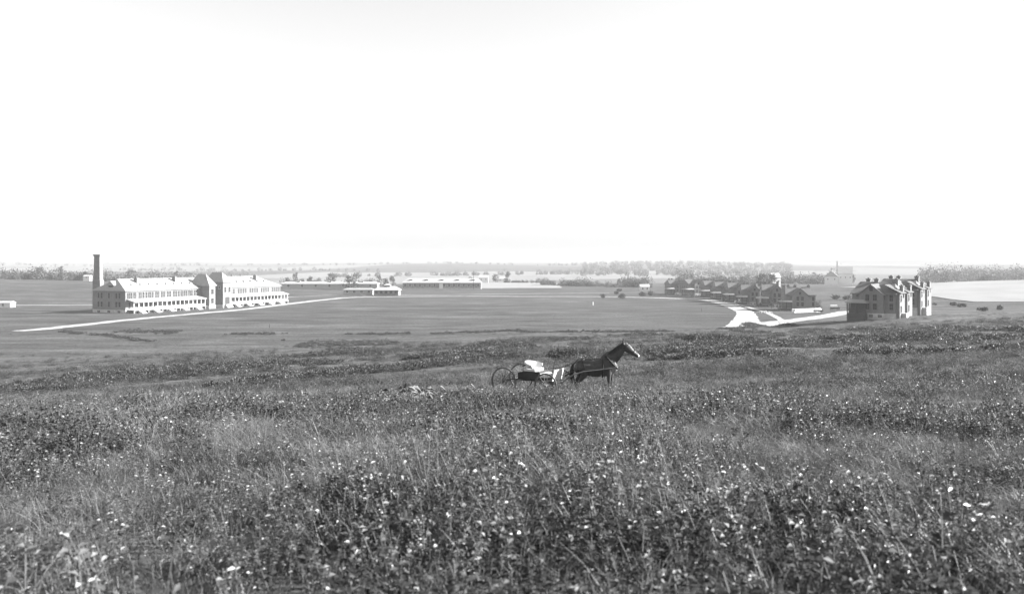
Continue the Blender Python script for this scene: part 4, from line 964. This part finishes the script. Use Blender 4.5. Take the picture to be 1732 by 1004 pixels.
def make_horse():
    root = empty('horse', (HX0, HY, HZ), R(-2), 'dark horse standing harnessed to the buggy, head raised to the right', 'horse')
    root.scale = (.92, .92, .92)
    b = MB()
    spine(b, [(.0, 0, 1.12, .10, .12), (.06, 0, 1.10, .2, .24), (.22, 0, 1.07, .27, .30), (.45, 0, 1.04, .28, .31), (.7, 0, 1.0, .29, .32), (.95, 0, 1.02, .29, .34), (1.2, 0, 1.06, .27, .36), (1.42, 0, 1.09, .24, .34), (1.58, 0, 1.10, .19, .25), (1.68, 0, 1.1, .1, .13)])
    spine(b, [(1.12, 0, 1.26, .17, .26), (1.34, 0, 1.36, .16, .32), (1.55, 0, 1.52, .125, .27), (1.74, 0, 1.71, .10, .215), (1.88, 0, 1.87, .085, .15), (1.96, 0, 1.93, .07, .10)])
    spine(b, [(1.87, 0, 1.97, .06, .08), (1.97, 0, 1.90, .095, .15), (2.10, 0, 1.79, .10, .155), (2.23, 0, 1.68, .085, .115), (2.36, 0, 1.585, .065, .085), (2.46, 0, 1.52, .062, .082), (2.52, 0, 1.475, .04, .05)])
    for s in (-1, 1):       # legs: fore and hind with knees and hocks
        dx = .06 * s
        spine(b, [(1.36 + dx, .15*s, 1.0, .1, .16), (1.38 + dx, .155*s, .8, .085, .11), (1.39 + dx, .155*s, .62, .06, .07), (1.39 + dx, .155*s, .50, .055, .062), (1.39 + dx, .155*s, .44, .042, .045), (1.39 + dx, .155*s, .2, .034, .038), (1.41 + dx, .155*s, .12, .045, .05), (1.45 + dx, .155*s, .045, .055, .06), (1.46 + dx, .155*s, 0, .062, .075)])
        hx = -.05 * s
        spine(b, [(.28 + hx, .15*s, 1.1, .12, .24), (.30 + hx, .16*s, .88, .105, .20), (.27 + hx, .16*s, .72, .075, .125), (.16 + hx, .16*s, .58, .05, .075), (.09 + hx, .16*s, .50, .048, .062), (.09 + hx, .16*s, .42, .04, .046), (.11 + hx, .16*s, .2, .036, .04), (.14 + hx, .16*s, .12, .045, .05), (.19 + hx, .16*s, .045, .055, .06), (.20 + hx, .16*s, 0, .062, .075)])
        spine(b, [(1.90, .06*s, 1.97, .042, .042), (1.90, .07*s, 2.06, .042, .034), (1.915, .068*s, 2.16, .026, .022), (1.93, .06*s, 2.24, .008, .008)])
    o = b.build('body', ['horse_coat', 'horse_white_and_sunlit'], root, smooth=True)
    md = o.modifiers.new('r', 'REMESH'); md.mode = 'VOXEL'; md.voxel_size = .017
    ms = o.modifiers.new('s', 'SMOOTH'); ms.iterations = 5; ms.factor = .5
    dg = bpy.context.evaluated_depsgraph_get(); me = bpy.data.meshes.new_from_object(o.evaluated_get(dg)); o.modifiers.clear(); o.data = me
    me.materials.clear(); me.materials.append(MATS['horse_coat']); me.materials.append(MATS['horse_white_and_sunlit'])
    mi = []
    for p in me.polygons:
        c = p.center; white = (2.02 < c.x and abs(c.y) < .022 and c.z > 1.79 - .85 * (c.x - 2.10) + .07) or (c.x > 2.485)
        white = white or (c.x > 1.63 and .95 < c.z < 1.2 and abs(c.y) < .1) or (c.z < .2 and c.x > 1.3)  # white nose line and chest patch: sunlight put into the coat colour
        mi.append(1 if white else 0)
    me.polygons.foreach_set('material_index', mi); me.polygons.foreach_set('use_smooth', [True] * len(me.polygons))
    # mane and tail
    rg = np.random.default_rng(3); mv = MB()
    for k in range(40):
        t_ = k / 39; x = 1.30 + .62 * t_; z = 1.62 + .43 * t_ + .03 * math.sin(3 * t_); y = -.02 - .03 * rg.random()
        mv.path([(x, 0, z + .0), (x - .03, y - .06, z - .03), (x - .05, y - .09, z - .17 - .08 * rg.random())], [.014, .014, .004], 4)
    mv.path([(1.93, 0, 2.03), (2.03, -.01, 2.0), (2.1, -.02, 1.9)], [.02, .02, .005], 5)
    mv.build('mane', 'mane_hair', root)
    tv = MB()
    for k in range(26):
        a, c, d = rg.normal(size=3) * .035
        tv.path([(.03, 0, 1.27), (-.09 + a * .5, c, 1.15), (-.13 + a, c * 1.5, .85), (-.10 + a * 1.5, c * 2, .45 + d)], [.02, .022, .018, .004], 4)
    tv.build('tail', 'mane_hair', root)
    # eyes, bridle and harness
    for s in (-1, 1): MB().loft([ring((2.10 + dx, s * .088, 1.83), (1, 0, -.5), r_, r_, 8) for dx, r_ in ((-.022, .004), (-.012, .018), (.008, .018), (.02, .004))]).build('eye', 'glass_dark', root)
    hb = MB()
    def band(pts, w_=.018):
        hb.path([Vector(p) for p in pts], w_, 5)
    def around(c, d, ry, rn, w_=.02): p = ring(c, d, ry, rn, 20); band(p + [p[0]], w_)
    around((2.28, 0, 1.645), (.77, 0, -.6), .085, .115, .012); around((1.985, 0, 1.89), (.6, 0, -.8), .108, .165, .012)
    around((1.42, 0, 1.27), (.8, 0, .75), .225, .37, .04); around((1.08, 0, 1.035), (1, 0, 0), .302, .365, .025); around((.35, 0, 1.06), (1, 0, .25), .285, .325, .015)
    for s in (-1, 1):
        band([(2.2, .1*s, 1.7), (2.0, .11*s, 1.9)], .012); band([(1.45, .26*s, 1.1), (1.08, .315*s, 1.02), (.4, .305*s, 1.0), (.05, .25*s, .95), (-.4, .3*s, .78)], .02)
        band([(2.33, .085*s, 1.62), (1.7, .17*s, 1.5), (1.1, .24*s, 1.4), (.3, .2*s, 1.36), (-.5, .1*s, 1.05), (-1.0, .05*s, 1.0)], .008)
    band([(1.12, 0, 1.40), (.6, 0, 1.34), (.05, 0, 1.32)], .016)
    hb.build('harness', 'leather', root)
    return root
make_horse()
def make_buggy():
    bx = HX0 - 1.05; bz = tz(HX0 - 2, HY)
    YAW = R(-28); wx = (937 - 866) / 1500 * HY; bx_, by_ = wx + 1.06 * math.cos(YAW), HY + 1.06 * math.sin(YAW)
    root = empty('buggy', (bx_, by_, tz(wx, HY)), YAW, 'light four-wheeled open buggy with a pale cushioned seat, hitched behind the horse', 'buggy')
    xr, xf = -2.76, -1.06; rr, rf = .51, .45
    def inb(hx, hy, hz):      # from the horse's axes into the buggy's
        hx, hy, hz = hx * .92, hy * .92, hz * .95; dx, dy = HX0 + hx - bx_, HY + hy - by_; c_, s_ = math.cos(YAW), math.sin(YAW)
        return (dx * c_ + dy * s_, -dx * s_ + dy * c_, hz)
    for x, rad in ((xr, rr), (xf, rf)):
        for s in (-1, 1): wheel(root, x, s * .7, rad, 14, .016)
    MB().tube((xr, -.7, rr), (xr, .7, rr), .028).tube((xf, -.7, rf), (xf, .7, rf), .028).build('axle', 'iron', root)
    MB().path([(xr, 0, rr), (-1.9, 0, .5), (xf, 0, rf)], .03, 6).build('reach_pole', 'wheel_paint', root)
    body = MB(); prof = [(-2.35, .58), (-1.2, .58), (-.98, .66), (-.95, .72), (-1.25, .68), (-1.42, .68), (-1.46, .88), (-2.1, .88), (-2.35, .82)]
    body.poly([(x, -.38, z) for x, z in prof], (0, .76, 0)); body.build('body_box', 'buggy_paint', root)
    MB().poly([(-.97, -.4, .58), (-.87, -.4, .98), (-.84, -.4, .98), (-.94, -.4, .58)], (0, .8, 0)).build('dashboard', 'canvas', root)
    MB().poly([(-1.55, -.38, .685), (-1.02, -.38, .685), (-.99, -.38, .80), (-1.1, -.38, .83), (-1.3, -.38, .78), (-1.5, -.38, .83)], (0, .76, 0)).build('lap_robe', 'canvas', root)
    # seat with a curved wrapped back
    MB().box(-2.1, -1.65, -.36, .36, .88, .96).build('seat_cushion', 'canvas', root)
    MB().box(-2.12, -1.63, -.38, .38, .86, .88).build('seat_board', 'leather', root)
    bk = MB(); rg = []
    for k in range(13):
        t_ = -1 + 2 * k / 12; y = .39 * math.sin(t_ * 1.5); x = -2.14 + .42 * (1 - math.cos(t_ * 1.5)) * 1.05; e = Vector((-math.cos(t_*1.5) * .06, math.sin(t_*1.5) * .045, 0)); c = Vector((x, y, 0)); hgt = 1.22 - .1 * t_ * t_
        rg.append([c + e * .3 + Vector((0, 0, .97)), c - e * .3 + Vector((0, 0, .97)), c + e * .9 + Vector((0, 0, hgt)), c + e * 1.7 + Vector((0, 0, hgt - .02))])
    bk.loft(rg).build('seat_back', 'canvas', root, smooth=False)
    MB().path([(-1.68, -.4, .98), (-1.85, -.41, 1.06), (-2.1, -.28, 1.1)], .018, 5).path([(-1.68, .4, .98), (-1.85, .41, 1.06), (-2.1, .28, 1.1)], .018, 5).path([(-2.2, -.28, 1.04), (-2.23, 0, 1.05), (-2.2, .28, 1.04)], .02, 5).build('seat_rail', 'leather', root)
    sp_ = MB()
    for x, z in ((xr, rr + .03), (xf, rf + .03)):      # elliptic springs across the axles
        up = [(x, -.45 + .9 * k / 8, z + .10 + .06 * math.sin(math.pi * k / 8)) for k in range(9)]; dn = [(x, -.45 + .9 * k / 8, z + .10 - .07 * math.sin(math.pi * k / 8)) for k in range(9)]
        sp_.path(up, .018, 5).path(dn, .018, 5)
    sp_.build('springs', 'iron', root)
    for s in (-1, 1):
        MB().path([(xf, s * .3, rf), (-.82, s * .42, .50), inb(-.42, s * .45, .66), inb(-.1, s * .44, .86), inb(.3, s * .40, .97), inb(.9, s * .37, 1.03), inb(1.62, s * .31, 1.12)], [.03, .03, .03, .028, .026, .024, .02], 6).build('shaft', 'wheel_paint', root)
    MB().tube(inb(-.5, -.44, .6), inb(-.5, .44, .6), .028).build('crossbar', 'wheel_paint', root)
    MB().tube((-.98, -.38, .75), (-.62, -.5, 2.0), .012, .004, 5).build('whip', 'leather', root)
    MB().tube((-1.55, -.43, .60), (-1.3, -.5, .5), .014, .014, 5).box(-1.4, -1.25, -.56, -.46, .48, .5).build('step_iron', 'iron', root)
make_buggy()

# rank growth standing round the wheels and the horse's legs
n = 170; X = RNG.uniform(HX0 - 3.2, HX0 + 2.2, n); Y = HY + RNG.uniform(-2.2, .1, n)
scatter('prairie_grass', 'rank grass and weeds half hiding the buggy wheels', X, Y, choose({'grass': .6 + 0 * X, 'weed': .6 + 0 * X, 'dry': .4 + 0 * X}), RNG.uniform(.75, 1.15, n))
